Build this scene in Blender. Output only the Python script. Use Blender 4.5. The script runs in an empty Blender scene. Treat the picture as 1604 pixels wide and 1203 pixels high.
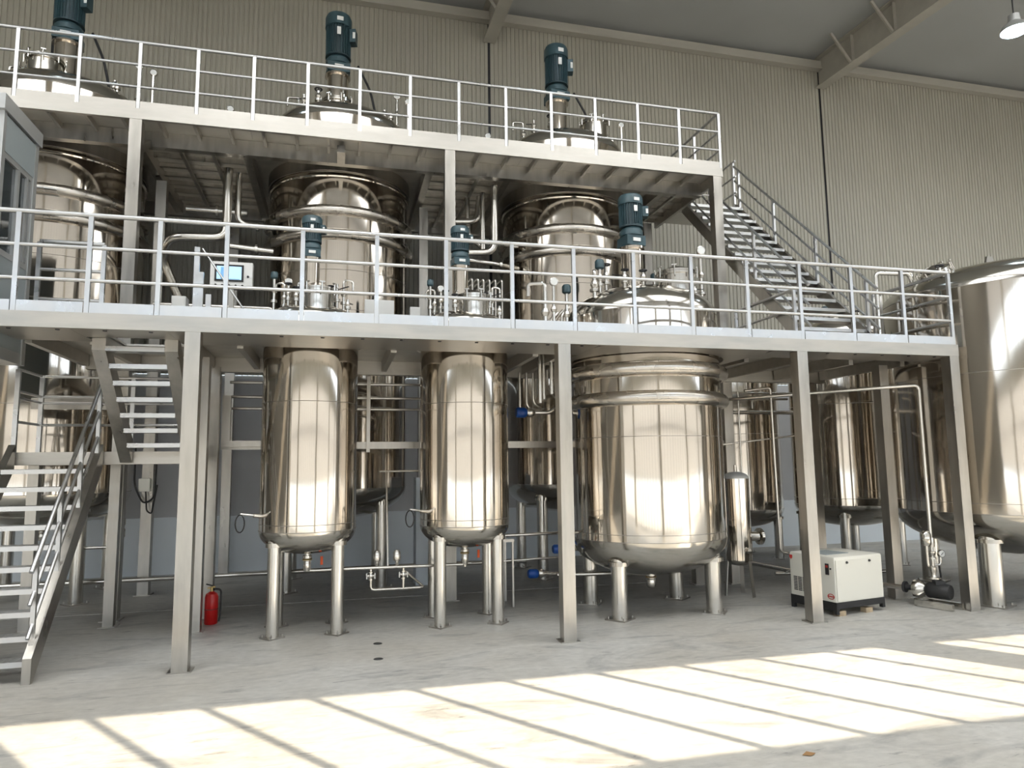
import bpy, math, random
from mathutils import Vector, Matrix
random.seed(7)
S = bpy.context.scene
COL = S.collection
PI = math.pi

# ------------------------------------------------------------------ camera
cam_d = bpy.data.cameras.new('camera'); cam = bpy.data.objects.new('camera', cam_d); COL.objects.link(cam)
cam_d.sensor_width = 36.0; cam_d.lens = 1089.4 * 36 / 1604; cam_d.clip_end = 200; cam_d.clip_start = 0.05
YAW, PIT, ROL = math.radians(14.194), math.radians(6.596), math.radians(-0.712)
_f = Vector((math.sin(YAW) * math.cos(PIT), math.cos(YAW) * math.cos(PIT), math.sin(PIT)))
_r = Vector((math.cos(YAW), -math.sin(YAW), 0)); _u = _r.cross(_f)
_r, _u = _r * math.cos(ROL) + _u * math.sin(ROL), _u * math.cos(ROL) - _r * math.sin(ROL)
cam.matrix_world = Matrix(((_r.x, _u.x, -_f.x, 0), (_r.y, _u.y, -_f.y, -7.52), (_r.z, _u.z, -_f.z, 1.95), (0, 0, 0, 1)))
S.camera = cam
# ------------------------------------------------------------------ world, sun, exposure
W = bpy.data.worlds.new('sky'); S.world = W; W.use_nodes = True
bg = W.node_tree.nodes['Background']; bg.inputs[0].default_value = (0.80, 0.90, 1.0, 1); bg.inputs[1].default_value = 2.5
SUN_H = Vector((0.57, -0.82)).normalized(); SUN_E = math.radians(32)
sd = bpy.data.lights.new('sun', 'SUN'); sd.energy = 9.0; sd.angle = math.radians(0.3); sd.color = (1.0, 0.86, 0.67)
sun = bpy.data.objects.new('sun', sd); COL.objects.link(sun)
sun.rotation_euler = Vector((SUN_H.x * math.cos(SUN_E), SUN_H.y * math.cos(SUN_E), math.sin(SUN_E))).to_track_quat('Z', 'Y').to_euler()
sun.location = (12, -20, 14)
VS = S.view_settings
VS.view_transform = 'Standard'; VS.look = 'None'; VS.gamma = 1.0; VS.use_curve_mapping = False
VS.exposure = 0.52
try:
    S.cycles.max_bounces = 10; S.cycles.glossy_bounces = 7; S.cycles.diffuse_bounces = 5; S.cycles.transmission_bounces = 8
    S.cycles.sample_clamp_indirect = 6.0; S.cycles.caustics_reflective = False; S.cycles.caustics_refractive = False
    S.cycles.use_denoising = True
except Exception:
    pass

# ------------------------------------------------------------------ materials
MATS = {}
def mat(name, col, rough=0.5, metal=0.0, noise=None, bump=None, spec=None, emit=None, aniso=None):
    """noise=(scale xyz, amount, detail) mottles colour; bump=(scale xyz, strength, dist)"""
    if name in MATS: return MATS[name]
    m = bpy.data.materials.new(name); m.use_nodes = True; MATS[name] = m
    nt = m.node_tree; b = nt.nodes['Principled BSDF']
    b.inputs['Base Color'].default_value = (*col, 1); b.inputs['Roughness'].default_value = rough; b.inputs['Metallic'].default_value = metal
    if spec is not None: b.inputs['Specular IOR Level'].default_value = spec
    if emit: b.inputs['Emission Color'].default_value = (*emit[0], 1); b.inputs['Emission Strength'].default_value = emit[1]
    if noise or bump:
        tc = nt.nodes.new('ShaderNodeTexCoord')
    if noise:
        mp = nt.nodes.new('ShaderNodeMapping'); mp.inputs['Scale'].default_value = noise[0]; nt.links.new(tc.outputs['Object'], mp.inputs[0])
        n = nt.nodes.new('ShaderNodeTexNoise'); n.inputs['Scale'].default_value = 1; n.inputs['Detail'].default_value = noise[2]; nt.links.new(mp.outputs[0], n.inputs['Vector'])
        r = nt.nodes.new('ShaderNodeValToRGB'); a = noise[1]
        r.color_ramp.elements[0].position = 0.3; r.color_ramp.elements[1].position = 0.7
        r.color_ramp.elements[0].color = (*[c * (1 - a) for c in col], 1); r.color_ramp.elements[1].color = (*[min(1, c * (1 + a)) for c in col], 1)
        nt.links.new(n.outputs['Fac'], r.inputs[0]); nt.links.new(r.outputs[0], b.inputs['Base Color'])
        mr = nt.nodes.new('ShaderNodeMapRange'); mr.inputs[1].default_value = .3; mr.inputs[2].default_value = .7
        mr.inputs[3].default_value = rough * .8; mr.inputs[4].default_value = min(1, rough * 1.25)
        nt.links.new(n.outputs['Fac'], mr.inputs[0]); nt.links.new(mr.outputs[0], b.inputs['Roughness'])
    if bump:
        mp = nt.nodes.new('ShaderNodeMapping'); mp.inputs['Scale'].default_value = bump[0]; nt.links.new(tc.outputs['Object'], mp.inputs[0])
        n = nt.nodes.new('ShaderNodeTexNoise'); n.inputs['Scale'].default_value = 1; n.inputs['Detail'].default_value = 2; nt.links.new(mp.outputs[0], n.inputs['Vector'])
        bp = nt.nodes.new('ShaderNodeBump'); bp.inputs['Strength'].default_value = bump[1]; bp.inputs['Distance'].default_value = bump[2]
        nt.links.new(n.outputs['Fac'], bp.inputs['Height']); nt.links.new(bp.outputs[0], b.inputs['Normal'])
    return m

STEEL = (0.70, 0.675, 0.63)
M_SHELL = mat('polished_steel', (0.66, 0.61, 0.545), 0.085, 1.0, noise=((3, 3, .5), .05, 3), bump=((2.2, 2.2, 1.1), .10, .03))
M_RING = mat('satin_coil', (0.60, 0.565, 0.515), 0.26, 1.0, noise=((4, 4, 4), .05, 2))
M_HEAD = mat('polished_head', (0.56, 0.54, 0.50), 0.15, 1.0, bump=((4, 4, 4), .06, .02))
M_FRAME = mat('brushed_frame', (0.44, 0.42, 0.385), 0.34, 1.0, noise=((9, 9, 1.6), .14, 5), bump=((40, 40, 6), .12, .004))
M_BEAM = mat('brushed_beam', (0.48, 0.46, 0.425), 0.42, 1.0, noise=((1.6, 9, 9), .12, 5), bump=((6, 40, 40), .10, .004))
M_RAIL = mat('satin_rail', (0.56, 0.565, 0.57), 0.32, 1.0, noise=((5, 5, 5), .06, 2))
M_PIPE = mat('satin_pipe', (0.68, 0.66, 0.62), 0.22, 1.0)
M_PLATE = mat('deck_steel', (0.62, 0.60, 0.56), 0.45, 1.0, noise=((4, 4, 4), .1, 3))
M_WELD = mat('weld_bead', (0.36, 0.34, 0.31), 0.45, 1.0)
M_MOTOR = mat('teal_enamel', (0.040, 0.080, 0.096), 0.38, 0.0, noise=((12, 12, 12), .15, 3))
M_MOTORD = mat('teal_enamel_fin', (0.026, 0.052, 0.064), 0.45)
M_LABEL = mat('white_label', (0.80, 0.81, 0.80), 0.5)
M_BLACK = mat('black_rubber', (0.015, 0.015, 0.016), 0.5)
M_DARK = mat('dark_iron', (0.05, 0.05, 0.055), 0.45, 0.5)
M_WHITE = mat('white_enamel', (0.80, 0.80, 0.78), 0.4)
M_CREAM = mat('cream_enamel', (0.76, 0.74, 0.66), 0.38)
M_RED = mat('red_enamel', (0.55, 0.012, 0.012), 0.28)
M_REDP = mat('red_print', (0.55, 0.05, 0.04), 0.5)
M_BLUE = mat('blue_enamel', (0.01, 0.07, 0.32), 0.35)
M_BRASS = mat('brass', (0.55, 0.42, 0.20), 0.35, 1.0)
M_WOOD = mat('wood_block', (0.42, 0.33, 0.22), 0.7, noise=((5, 30, 30), .25, 4))
M_GALV = mat('grey_panel', (0.33, 0.37, 0.38), 0.45)
M_ALU = mat('booth_aluminium', (0.50, 0.51, 0.51), 0.4, 0.6)
M_GLASSD = mat('booth_glass', (0.06, 0.07, 0.075), 0.06, 0.0, spec=0.8)
M_SCREEN = mat('screen_lit', (0.35, 0.55, 0.72), 0.3, emit=((0.45, 0.75, 1.0), 0.55))
M_SCREEN2 = mat('screen_bar', (0.15, 0.35, 0.6), 0.3, emit=((0.2, 0.45, 0.8), 0.35))
M_LAMP = mat('lamp_glow', (1, 1, 1), 0.5, emit=((0.72, 0.87, 1.0), 22.0))
M_CEIL = mat('roof_sheet', (0.46, 0.47, 0.47), 0.55, noise=((.6, .6, .6), .05, 2))
M_TRIM = mat('cream_steel', (0.50, 0.475, 0.42), 0.5, noise=((1, 4, 4), .06, 2))
M_CLAD = mat('cladding', (0.45, 0.43, 0.365), 0.5, noise=((.5, .5, .25), .05, 3))
M_LOWWALL = mat('plaster_grey', (0.46, 0.465, 0.475), 0.65, noise=((.8, .8, .8), .08, 4))
M_DADO = mat('painted_dado', (0.70, 0.75, 0.79), 0.35, noise=((.7, .7, .7), .06, 3))

def floor_mat():
    m = bpy.data.materials.new('concrete_floor'); m.use_nodes = True; nt = m.node_tree; b = nt.nodes['Principled BSDF']
    N = nt.nodes.new; L = nt.links.new
    tc = N('ShaderNodeTexCoord')
    def noise(scale, detail, vec=(1, 1, 1), rough=.55, dist=0):
        mp = N('ShaderNodeMapping'); mp.inputs['Scale'].default_value = vec; L(tc.outputs['Object'], mp.inputs[0])
        n = N('ShaderNodeTexNoise'); n.inputs['Scale'].default_value = scale; n.inputs['Detail'].default_value = detail
        n.inputs['Roughness'].default_value = rough; n.inputs['Distortion'].default_value = dist; L(mp.outputs[0], n.inputs['Vector']); return n
    def ramp(n, p0, c0, p1, c1):
        r = N('ShaderNodeValToRGB'); e = r.color_ramp.elements; e[0].position = p0; e[1].position = p1; e[0].color = (*c0, 1); e[1].color = (*c1, 1)
        L(n.outputs['Fac'], r.inputs[0]); return r
    def mix(fac, a, c, typ='MIX'):
        x = N('ShaderNodeMix'); x.data_type = 'RGBA'; x.blend_type = typ
        if isinstance(fac, float): x.inputs[0].default_value = fac
        else: L(fac, x.inputs[0])
        L(a, x.inputs[6]); L(c, x.inputs[7]); return x.outputs[2]
    base = ramp(noise(.55, 5), .35, (.485, .46, .41), .65, (.545, .535, .505))
    fine = ramp(noise(9, 6, (1, 1.6, 1)), .3, (.86, .86, .86), .7, (1.05, 1.05, 1.05))
    c = mix(1.0, base.outputs[0], fine.outputs[0], 'MULTIPLY')
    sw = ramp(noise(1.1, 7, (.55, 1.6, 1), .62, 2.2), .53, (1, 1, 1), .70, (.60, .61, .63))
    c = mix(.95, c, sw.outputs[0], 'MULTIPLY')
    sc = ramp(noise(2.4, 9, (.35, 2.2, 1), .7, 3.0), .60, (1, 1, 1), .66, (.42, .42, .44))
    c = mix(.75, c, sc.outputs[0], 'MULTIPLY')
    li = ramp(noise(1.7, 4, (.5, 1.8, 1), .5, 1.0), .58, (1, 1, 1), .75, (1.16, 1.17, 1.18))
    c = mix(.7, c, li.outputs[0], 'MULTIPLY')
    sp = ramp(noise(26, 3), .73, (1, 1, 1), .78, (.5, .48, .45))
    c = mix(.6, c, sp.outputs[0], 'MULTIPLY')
    L(c, b.inputs['Base Color'])
    rr = ramp(noise(.8, 4), .3, (.36, .36, .36), .7, (.62, .62, .62)); L(rr.outputs[0], b.inputs['Roughness'])
    bp = N('ShaderNodeBump'); bp.inputs['Strength'].default_value = .25; bp.inputs['Distance'].default_value = .01
    L(noise(14, 6, (1, 1.5, 1)).outputs['Fac'], bp.inputs['Height']); L(bp.outputs[0], b.inputs['Normal'])
    return m
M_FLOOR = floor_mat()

def translucent_mat(name, tr, df):
    m = bpy.data.materials.new(name); m.use_nodes = True; nt = m.node_tree
    for n in list(nt.nodes): nt.nodes.remove(n)
    o = nt.nodes.new('ShaderNodeOutputMaterial'); t = nt.nodes.new('ShaderNodeBsdfTranslucent'); t.inputs[0].default_value = (tr, tr, tr, 1)
    d = nt.nodes.new('ShaderNodeBsdfDiffuse'); d.inputs[0].default_value = (df, df, df, 1)
    a = nt.nodes.new('ShaderNodeAddShader'); nt.links.new(t.outputs[0], a.inputs[0]); nt.links.new(d.outputs[0], a.inputs[1]); nt.links.new(a.outputs[0], o.inputs[0])
    return m
M_FROST = translucent_mat('frosted_sheet', .38, .45)
M_FROST2 = translucent_mat('dimmed_frosted_sheet', .22, .52)  # same sheet with transmission cut, to dim light on the upper beam
M_SKYL = translucent_mat('skylight_sheet', .90, .06)

# ------------------------------------------------------------------ mesh helpers
class MB:
    def __init__(s): s.v = []; s.f = []
    def add(s, vs, fs):
        o = len(s.v); s.v += [tuple(p) for p in vs]; s.f += [tuple(i + o for i in f) for f in fs]; return s
    def box(s, x0, x1, y0, y1, z0, z1):
        v = [(x, y, z) for z in (z0, z1) for y in (y0, y1) for x in (x0, x1)]
        return s.add(v, [(0, 2, 3, 1), (4, 5, 7, 6), (0, 1, 5, 4), (2, 6, 7, 3), (0, 4, 6, 2), (1, 3, 7, 5)])
    def cbox(s, c, sx, sy, sz, rz=0.0, rot=None):
        R = rot if rot else Matrix.Rotation(rz, 3, 'Z'); c = Vector(c)
        v = [c + R @ Vector((x, y, z)) for z in (-sz / 2, sz / 2) for y in (-sy / 2, sy / 2) for x in (-sx / 2, sx / 2)]
        return s.add(v, [(0, 2, 3, 1), (4, 5, 7, 6), (0, 1, 5, 4), (2, 6, 7, 3), (0, 4, 6, 2), (1, 3, 7, 5)])
    def beam(s, a, b, w, h, up=(0, 0, 1)):
        a, b = Vector(a), Vector(b); d = (b - a); L = d.length; d.normalize(); up = Vector(up)
        if abs(d.dot(up)) > .99: up = Vector((0, 1, 0))
        x = d.cross(up).normalized(); u = x.cross(d).normalized()
        v = [p + x * i * w / 2 + u * j * h / 2 for p in (a, b) for i, j in ((-1, -1), (1, -1), (1, 1), (-1, 1))]
        return s.add(v, [(0, 1, 2, 3), (7, 6, 5, 4), (0, 4, 5, 1), (1, 5, 6, 2), (2, 6, 7, 3), (3, 7, 4, 0)])
    def tube(s, pts, r, n=10, cap=True):
        pts = [Vector(p) for p in pts]; rings = []; prev = None
        for i, p in enumerate(pts):
            if i == 0: t = pts[1] - p
            elif i == len(pts) - 1: t = p - pts[-2]
            else: t = (pts[i + 1] - p).normalized() + (p - pts[i - 1]).normalized()
            t.normalize()
            if prev is None:
                a = Vector((0, 0, 1)) if abs(t.z) < .9 else Vector((0, 1, 0)); x = t.cross(a).normalized()
            else:
                x = prev - t * prev.dot(t); x.normalize()
            prev = x; y = t.cross(x)
            rr = r[i] if isinstance(r, (list, tuple)) else r
            rings.append([p + (x * math.cos(2 * PI * k / n) + y * math.sin(2 * PI * k / n)) * rr for k in range(n)])
        v = [q for R in rings for q in R]; f = []
        for i in range(len(rings) - 1):
            for k in range(n): f.append((i * n + k, i * n + (k + 1) % n, (i + 1) * n + (k + 1) % n, (i + 1) * n + k))
        if cap: f.append(tuple(reversed(range(n)))); f.append(tuple((len(rings) - 1) * n + k for k in range(n)))
        return s.add(v, f)
    def pipe(s, pts, r, bend=None, n=10):
        """polyline with rounded corners"""
        P = [Vector(p) for p in pts]; bend = bend or r * 2.2; out = [P[0]]
        for i in range(1, len(P) - 1):
            a, b, c = P[i - 1], P[i], P[i + 1]; d1 = (a - b); d2 = (c - b); k = min(bend, d1.length * .49, d2.length * .49)
            p0 = b + d1.normalized() * k; p1 = b + d2.normalized() * k
            for t in (0, .2, .4, .6, .8, 1): out.append(p0 * (1 - t) ** 2 + b * 2 * t * (1 - t) + p1 * t * t)
        out.append(P[-1]); return s.tube(out, r, n)
    def lathe(s, prof, c=(0, 0, 0), n=32, axis='Z', cap=False):
        """prof: list of (r, h)"""
        c = Vector(c); v = []; f = []
        for r, h in prof:
            for k in range(n):
                a = 2 * PI * k / n; p = Vector((r * math.cos(a), r * math.sin(a), h))
                if axis == 'Y': p = Vector((p.x, -p.z, p.y))
                elif axis == 'X': p = Vector((p.z, p.x, p.y))
                elif axis != 'Z': p = axis @ p
                v.append(c + p)
        for i in range(len(prof) - 1):
            for k in range(n): f.append((i * n + k, i * n + (k + 1) % n, (i + 1) * n + (k + 1) % n, (i + 1) * n + k))
        if cap: f.append(tuple(reversed(range(n)))); f.append(tuple((len(prof) - 1) * n + k for k in range(n)))
        return s.add(v, f)
    def torus(s, c, R, r, n=72, m=10, rz=1.0):
        c = Vector(c); v = []; f = []
        for i in range(n):
            a = 2 * PI * i / n
            for j in range(m):
                b = 2 * PI * j / m; q = R + r * math.cos(b); v.append(c + Vector((q * math.cos(a), q * math.sin(a), rz * r * math.sin(b))))
        for i in range(n):
            for j in range(m): f.append((i * m + j, ((i + 1) % n) * m + j, ((i + 1) % n) * m + (j + 1) % m, i * m + (j + 1) % m))
        return s.add(v, f)
    def collar(s, x0, x1, y0, y1, z0, z1, cx, cy, R, n=64):
        """rectangular plate with a round hole"""
        v = []; f = []
        for k in range(n):
            a = 2 * PI * k / n; dx, dy = math.cos(a), math.sin(a)
            tx = ((x1 - cx) / dx if dx > 0 else (x0 - cx) / dx) if abs(dx) > 1e-9 else 1e9
            ty = ((y1 - cy) / dy if dy > 0 else (y0 - cy) / dy) if abs(dy) > 1e-9 else 1e9
            t = min(tx, ty)
            for z in (z0, z1): v += [(cx + R * dx, cy + R * dy, z), (cx + t * dx, cy + t * dy, z)]
        for k in range(n):
            a, b = 4 * k, 4 * ((k + 1) % n)
            f += [(a + 2, a + 3, b + 3, b + 2), (a, b, b + 1, a + 1), (a, a + 2, b + 2, b), (a + 1, b + 1, b + 3, a + 3)]
        return s.add(v, f)

ORG = {}
def _mesh(name, mb, m, org):
    me = bpy.data.meshes.new(name); o = Vector(org)
    me.from_pydata([tuple(Vector(p) - o) for p in mb.v], [], mb.f); me.update()
    me.polygons.foreach_set('use_smooth', [True] * len(me.polygons)); me.set_sharp_from_angle(angle=math.radians(38))
    me.materials.append(m); return me
def obj(name, mb, m, parent=None, label=None):
    org = ORG.get(parent.name, (0, 0, 0)) if parent else (0, 0, 0)
    o = bpy.data.objects.new(name, _mesh(name, mb, m, org)); COL.objects.link(o)
    if parent: o.parent = parent; ORG[o.name] = org
    if label: o['label'] = label
    return o
def thing(name, label, cat, loc, group=None):
    o = bpy.data.objects.new(name, None); COL.objects.link(o); o.location = loc; o.empty_display_size = .2
    o['label'] = label; o['category'] = cat
    if group: o['group'] = group
    ORG[o.name] = tuple(loc); return o
def solo(name, mb, m, label, cat, group=None):
    """a thing that is one mesh; origin at the centre of its base"""
    xs = [p[0] for p in mb.v]; ys = [p[1] for p in mb.v]; zs = [p[2] for p in mb.v]
    org = ((min(xs) + max(xs)) / 2, (min(ys) + max(ys)) / 2, min(zs))
    o = bpy.data.objects.new(name, _mesh(name, mb, m, org)); o.location = org; COL.objects.link(o); ORG[o.name] = org
    o['label'] = label; o['category'] = cat
    if group: o['group'] = group
    return o
def struct(name, mb, m, parent=None):
    o = obj(name, mb, m, parent)
    if not parent: o['kind'] = 'structure'
    return o
def dup(o, dx=0, dy=0, dz=0):
    c = o.copy(); COL.objects.link(c); c.location = o.location + Vector((dx, dy, dz)); c.parent = o.parent
    ORG[c.name] = ORG.get(o.name, (0, 0, 0)); return c
B = lambda *a: MB().box(*a)

# ------------------------------------------------------------------ the hall
HX0, HX1, HY0, HY1 = -14.0, 27.0, -10.1, 6.9
ceil_z = lambda y: 12.2 + 0.055 * (y - HY1)
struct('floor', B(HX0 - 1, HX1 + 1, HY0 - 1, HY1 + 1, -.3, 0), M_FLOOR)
struct('wall_back', B(HX0, HX1, HY1 + .02, HY1 + .2, 0, 3.75), M_LOWWALL)
struct('baseboard_back', B(HX0, HX1, HY1 - .06, HY1 + .02, 0, 1.04), M_DADO)
def corrugated(x0, x1, z0, z1, y):
    mb = MB(); p = .098; xs = []; x = x0
    while x < x1:
        for dx, dy in ((0, 0), (.058, 0), (.068, .02), (.088, .02)): xs.append((x + dx, y + dy))
        x += p
    xs = [q for q in xs if q[0] <= x1] + [(x1, y)]
    for (x, yy) in xs: mb.v += [(x, yy, z0), (x, yy, z1)]
    mb.f = [(2 * i, 2 * i + 2, 2 * i + 3, 2 * i + 1) for i in range(len(xs) - 1)]
    return mb
cols = [3.2, 11.87, 20.65, -5.45]
edges = [HX0] + sorted(cols) + [HX1]
for a, b in zip(edges[:-1], edges[1:]):
    struct('wall_back', corrugated(a + .03, b - .03, 3.75, 12.2, HY1 - .02), M_CLAD)
for i, x in enumerate(sorted(cols)):
    struct('trim_%d' % (i + 1), B(x - .12, x + .12, HY1 + .003, HY1 + .08, 3.75, 12.2), M_DARK)
SKY, SKY0 = -1.5, -7.6     # roof is opaque sheet behind this line, corrugated light sheets in front of it
def roof(x0, x1, ya, yb, th=.15):
    v = [(x0, yb, ceil_z(yb)), (x1, yb, ceil_z(yb)), (x1, ya, ceil_z(ya)), (x0, ya, ceil_z(ya))]
    v += [(x, y, z + th) for x, y, z in v]
    return MB().add(v, [(0, 1, 2, 3), (7, 6, 5, 4), (0, 4, 5, 1), (1, 5, 6, 2), (2, 6, 7, 3), (3, 7, 4, 0)])
struct('ceiling', roof(HX0, HX1, SKY, HY1 + .2), M_CEIL)
struct('ceiling', roof(HX0, HX1, HY0 - .2, SKY0), M_CEIL)
sk = [HX0] + [c + d for c in sorted(cols) for d in (-.7, .7)] + [HX1]
for k in range(1, len(sk) - 1, 2):
    struct('ceiling', roof(sk[k], sk[k + 1], SKY0, SKY), M_CEIL)
for k in range(0, len(sk), 2):
    struct('window_%d' % (2 + k // 2), roof(sk[k], sk[k + 1], SKY0, SKY, .004), M_SKYL)
struct('trim_11', MB().box(HX0, HX1, HY1 - .16, HY1 - .03, 11.87, 12.1).box(HX0, HX1, HY1 - .20, HY1 - .16, 11.87, 11.93), M_TRIM)
# roof beams with gusset braces
for i, x in enumerate(sorted(cols)):
    m2 = MB()
    y0, y1 = HY0 + .05, HY1 - .04
    zb = lambda y: ceil_z(y) - .78
    def slab(xa, xb, d0, d1, mm):
        v = [(xx, y, zb(y) + d) for y in (y0, y1) for d in (d0, d1) for xx in (xa, xb)]
        mm.add(v, [(0, 2, 3, 1), (4, 5, 7, 6), (0, 1, 5, 4), (2, 6, 7, 3), (0, 4, 6, 2), (1, 3, 7, 5)])
    slab(x - .14, x + .14, 0, .025, m2); slab(x - .012, x + .012, .025, .75, m2); slab(x - .14, x + .14, .75, .777, m2)
    rb = struct('trim_%d' % (20 + i), m2, M_TRIM)
    for k, y in enumerate((5.6, 4.3, 2.6, 1.0)):
        obj('brace', MB().beam((x - .13, y, zb(y) + .03), (x - .55, y + .1, ceil_z(y) - .02), .05, .05).beam((x - .03, y, zb(y) + .03), (x - .03, y, zb(y) + .74), .012, .12, (1, 0, 0)), M_TRIM, rb)
# side walls, cladding colour darkened so tank edges reflect a dim hall
M_SIDE = mat('darkened_side_cladding', (.16, .15, .13), .6)
struct('wall_left', B(HX0 - .2, HX0, HY0, HY1, 0, 12.2), M_SIDE)
struct('wall_right', B(HX1, HX1 + .2, HY0, HY1, 0, 12.2), M_SIDE)
# front wall: frosted sheets between steel mullions, one clear clerestory strip
ZS, ZT, FY = 5.32, 6.88, HY0
fcols = [-5.5 + 8.8 * k for k in range(4)]
struct('wall_front', B(HX0, HX1, FY - .01, FY, 1.5, 4.2), M_FROST)
struct('wall_front', B(HX0, HX1, FY - .06, FY + .03, 4.2, ZS - .06), M_CLAD)
struct('wall_front', B(HX0, HX1, FY - .01, FY, ZT, 11.4), M_FROST2)
struct('floor', B(HX0 - 30, HX1 + 30, FY - 45, HY0 - 1, -.3, -.02), mat('yard_concrete', (.42, .41, .38), .8, noise=((.3, .3, .3), .1, 3)))
struct('trim_30', MB().box(HX0, HX1, FY - .1, FY + .05, 0, .12).box(HX0, HX1, FY - .08, FY + .04, 1.45, 1.51).box(HX0, HX1, FY - .08, FY + .04, ZS - .06, ZS).box(HX0, HX1, FY - .08, FY + .04, ZT, ZT + .06).box(HX0, HX1, FY - .08, FY + .04, 2.9, 2.97), M_LOWWALL)
mu = MB(); k0 = 6.93 - .85 * 24
for k in range(48):
    x = k0 + .85 * k
    if HX0 < x < HX1: mu.box(x - .034, x + .034, FY - .03, FY + .02, .1, 11.3)
struct('window_1', mu, M_LOWWALL)
fc = MB()
for x in fcols: fc.box(x - .3, x + .3, FY - .1, FY + .1, 0, 11.4)
struct('trim_31', fc, M_TRIM)
# rough concrete seam and floor plugs
struct('trim_32', B(-9, 5.0, 3.28, 3.36, -.01, .006), mat('rough_joint', (.52, .51, .48), .8, noise=((12, 12, 12), .25, 4)))
for i, (x, y) in enumerate(((.48, .58), (.45, -.05))):
    solo('floor_plug', MB().lathe([(.0, .004), (.042, .004), (.05, 0)], (x, y, 0), 24), M_DARK,
         ['round dark metal plug in the floor closer to the narrow tank legs', 'round dark metal plug in the floor closer to the sunlit strip'][i], 'floor plug', 'floor plugs')

# ------------------------------------------------------------------ high-bay lamps
def highbay(x, y, z, label):
    t = thing('high_bay_lamp', label, 'lamp', (x, y, z), 'high bay lamps')
    zc = ceil_z(y)
    obj('lens', MB().lathe([(0.001, -.05), (.12, -.045), (.2, -.015), (.215, .01)], (x, y, z), 32), M_LAMP, t)
    obj('reflector', MB().lathe([(.225, .0), (.235, .01), (.2, .09), (.1, .17), (.09, .3), (.04, .32), (0.001, .32)], (x, y, z), 32), M_ALU, t)
    obj('hook_rod', MB().tube([(x, y, z + .3), (x, y, zc)], .012, 8), M_DARK, t)
highbay(11.6, 1.5, 9.5, 'lit high bay lamp hanging between the bare roof beam and the big right tank')
highbay(3.9, 2.6, 10.9, 'lit high bay lamp hanging above the upper platform')
highbay(-4.3, 2.6, 10.9, 'lit high bay lamp hanging above the tank beside the glazed booth')

# ------------------------------------------------------------------ platform helpers
def rails_along(t, pts_posts, zdeck, a, b, top=1.0, kick=None, lift=.02):
    """three rail bars from a to b, posts at given xy; a,b are xy"""
    for h, r in ((top, .024), (.665, .019), (.33, .019)):
        obj('rail_bar', MB().tube([(a[0], a[1], zdeck + h), (b[0], b[1], zdeck + h)], r, 10), M_RAIL, t)
    for x, y in pts_posts:
        obj('rail_post', B(x - .022, x + .022, y - .018, y + .018, zdeck - .03, zdeck + top - .01), M_RAIL, t)

# ------------------------------------------------------------------ lower platform
D1 = 3.48
LP = thing('lower_platform', 'lower stainless steel platform on square posts with long front guard rail', 'platform', (2.4, 1.5, 0))
for (x, y) in ((-1.43, .075), (2.53, .075), (5.69, .075), (8.045, .075), (7.74, 1.0), (-1.62, 1.78), (-1.62, 2.62), (5.69, 2.9), (8.0, 2.9)):
    w = .074
    c = obj('column', MB().box(x - w, x + w, y - w, y + w, .012, 3.325), M_FRAME, LP)
    obj('base_plate', MB().box(x - .11, x + .11, y - .10, y + .10, 0, .012), M_FRAME, c)
obj('edge_beam', B(-6.5, 8.12, -.005, .05, 3.325, 3.482), M_BEAM, LP)
obj('edge_beam', B(8.065, 8.12, .05, 3.0, 3.325, 3.482), M_BEAM, LP)
for r in ((-3.29, -2.56, .052, .78), (-2.56, -1.68, .052, .50), (-1.68, 2.98, .052, .80), (5.32, 8.06, .052, .55)):
    obj('soffit_plate', B(r[0] + .002, r[1] - .002, r[2], r[3], 3.327, 3.335), M_BEAM, LP)
    obj('girder', B(r[0] + .002, r[1] - .002, r[3] - .03, r[3], 3.336, 3.455), M_BEAM, LP)
obj('soffit_plate', MB().collar(2.98, 5.32, .052, 2.58, 3.327, 3.335, 4.15, 1.41, 1.09), M_BEAM, LP)
obj('girder', B(-3.2, 8.06, 2.6, 2.72, 3.26, 3.455), M_BEAM, LP)
obj('girder', B(-3.2, 8.06, 2.9, 3.0, 3.3, 3.455), M_BEAM, LP)
for x in (-3.2, -2.58, -1.66, -1.08, .65, 2.42, 2.75, 5.42, 6.2, 7.1, 7.98):
    obj('joist', B(x - .035, x + .035, .82, 2.58, 3.3, 3.455), M_BEAM, LP)
for x in [-3.1 + .42 * k for k in range(27)]:
    if not 2.98 < x < 5.32: obj('drain_lip', MB().lathe([(.001, 3.318), (.018, 3.318), (.022, 3.3265)], (x, .1, 0), 10), M_DARK, LP)
Z0, Z1 = 3.457, 3.48
for r in ((-3.25, -2.52, .052, 3.0), (-2.52, -1.7, .052, .4), (-2.52, -1.7, 1.8, 3.0), (-1.7, -1.0, .052, 3.0), (-1.0, .36, .052, .8), (-1.0, .36, 2.16, 3.0),
          (.36, .94, .052, 3.0), (.94, 2.3, .052, .78), (.94, 2.3, 2.14, 3.0), (2.3, 2.98, .052, 3.0), (2.98, 5.32, .052, .22), (2.98, 5.32, 2.6, 3.0), (5.32, 6.7, .052, 3.0), (6.7, 8.06, .052, 3.0)):
    obj('deck_plate', B(r[0] + .002, r[1] - .002, r[2], r[3], Z0, Z1), M_PLATE, LP)
obj('deck_plate', MB().collar(-1.0, .36, .8, 2.16, Z0, Z1, -.32, 1.48, .62), M_PLATE, LP)
obj('deck_plate', MB().collar(.94, 2.3, .78, 2.14, Z0, Z1, 1.62, 1.46, .62), M_PLATE, LP)
obj('deck_plate', MB().collar(2.98, 5.32, .22, 2.6, Z0, Z1, 4.15, 1.41, 1.1), M_PLATE, LP)
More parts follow.
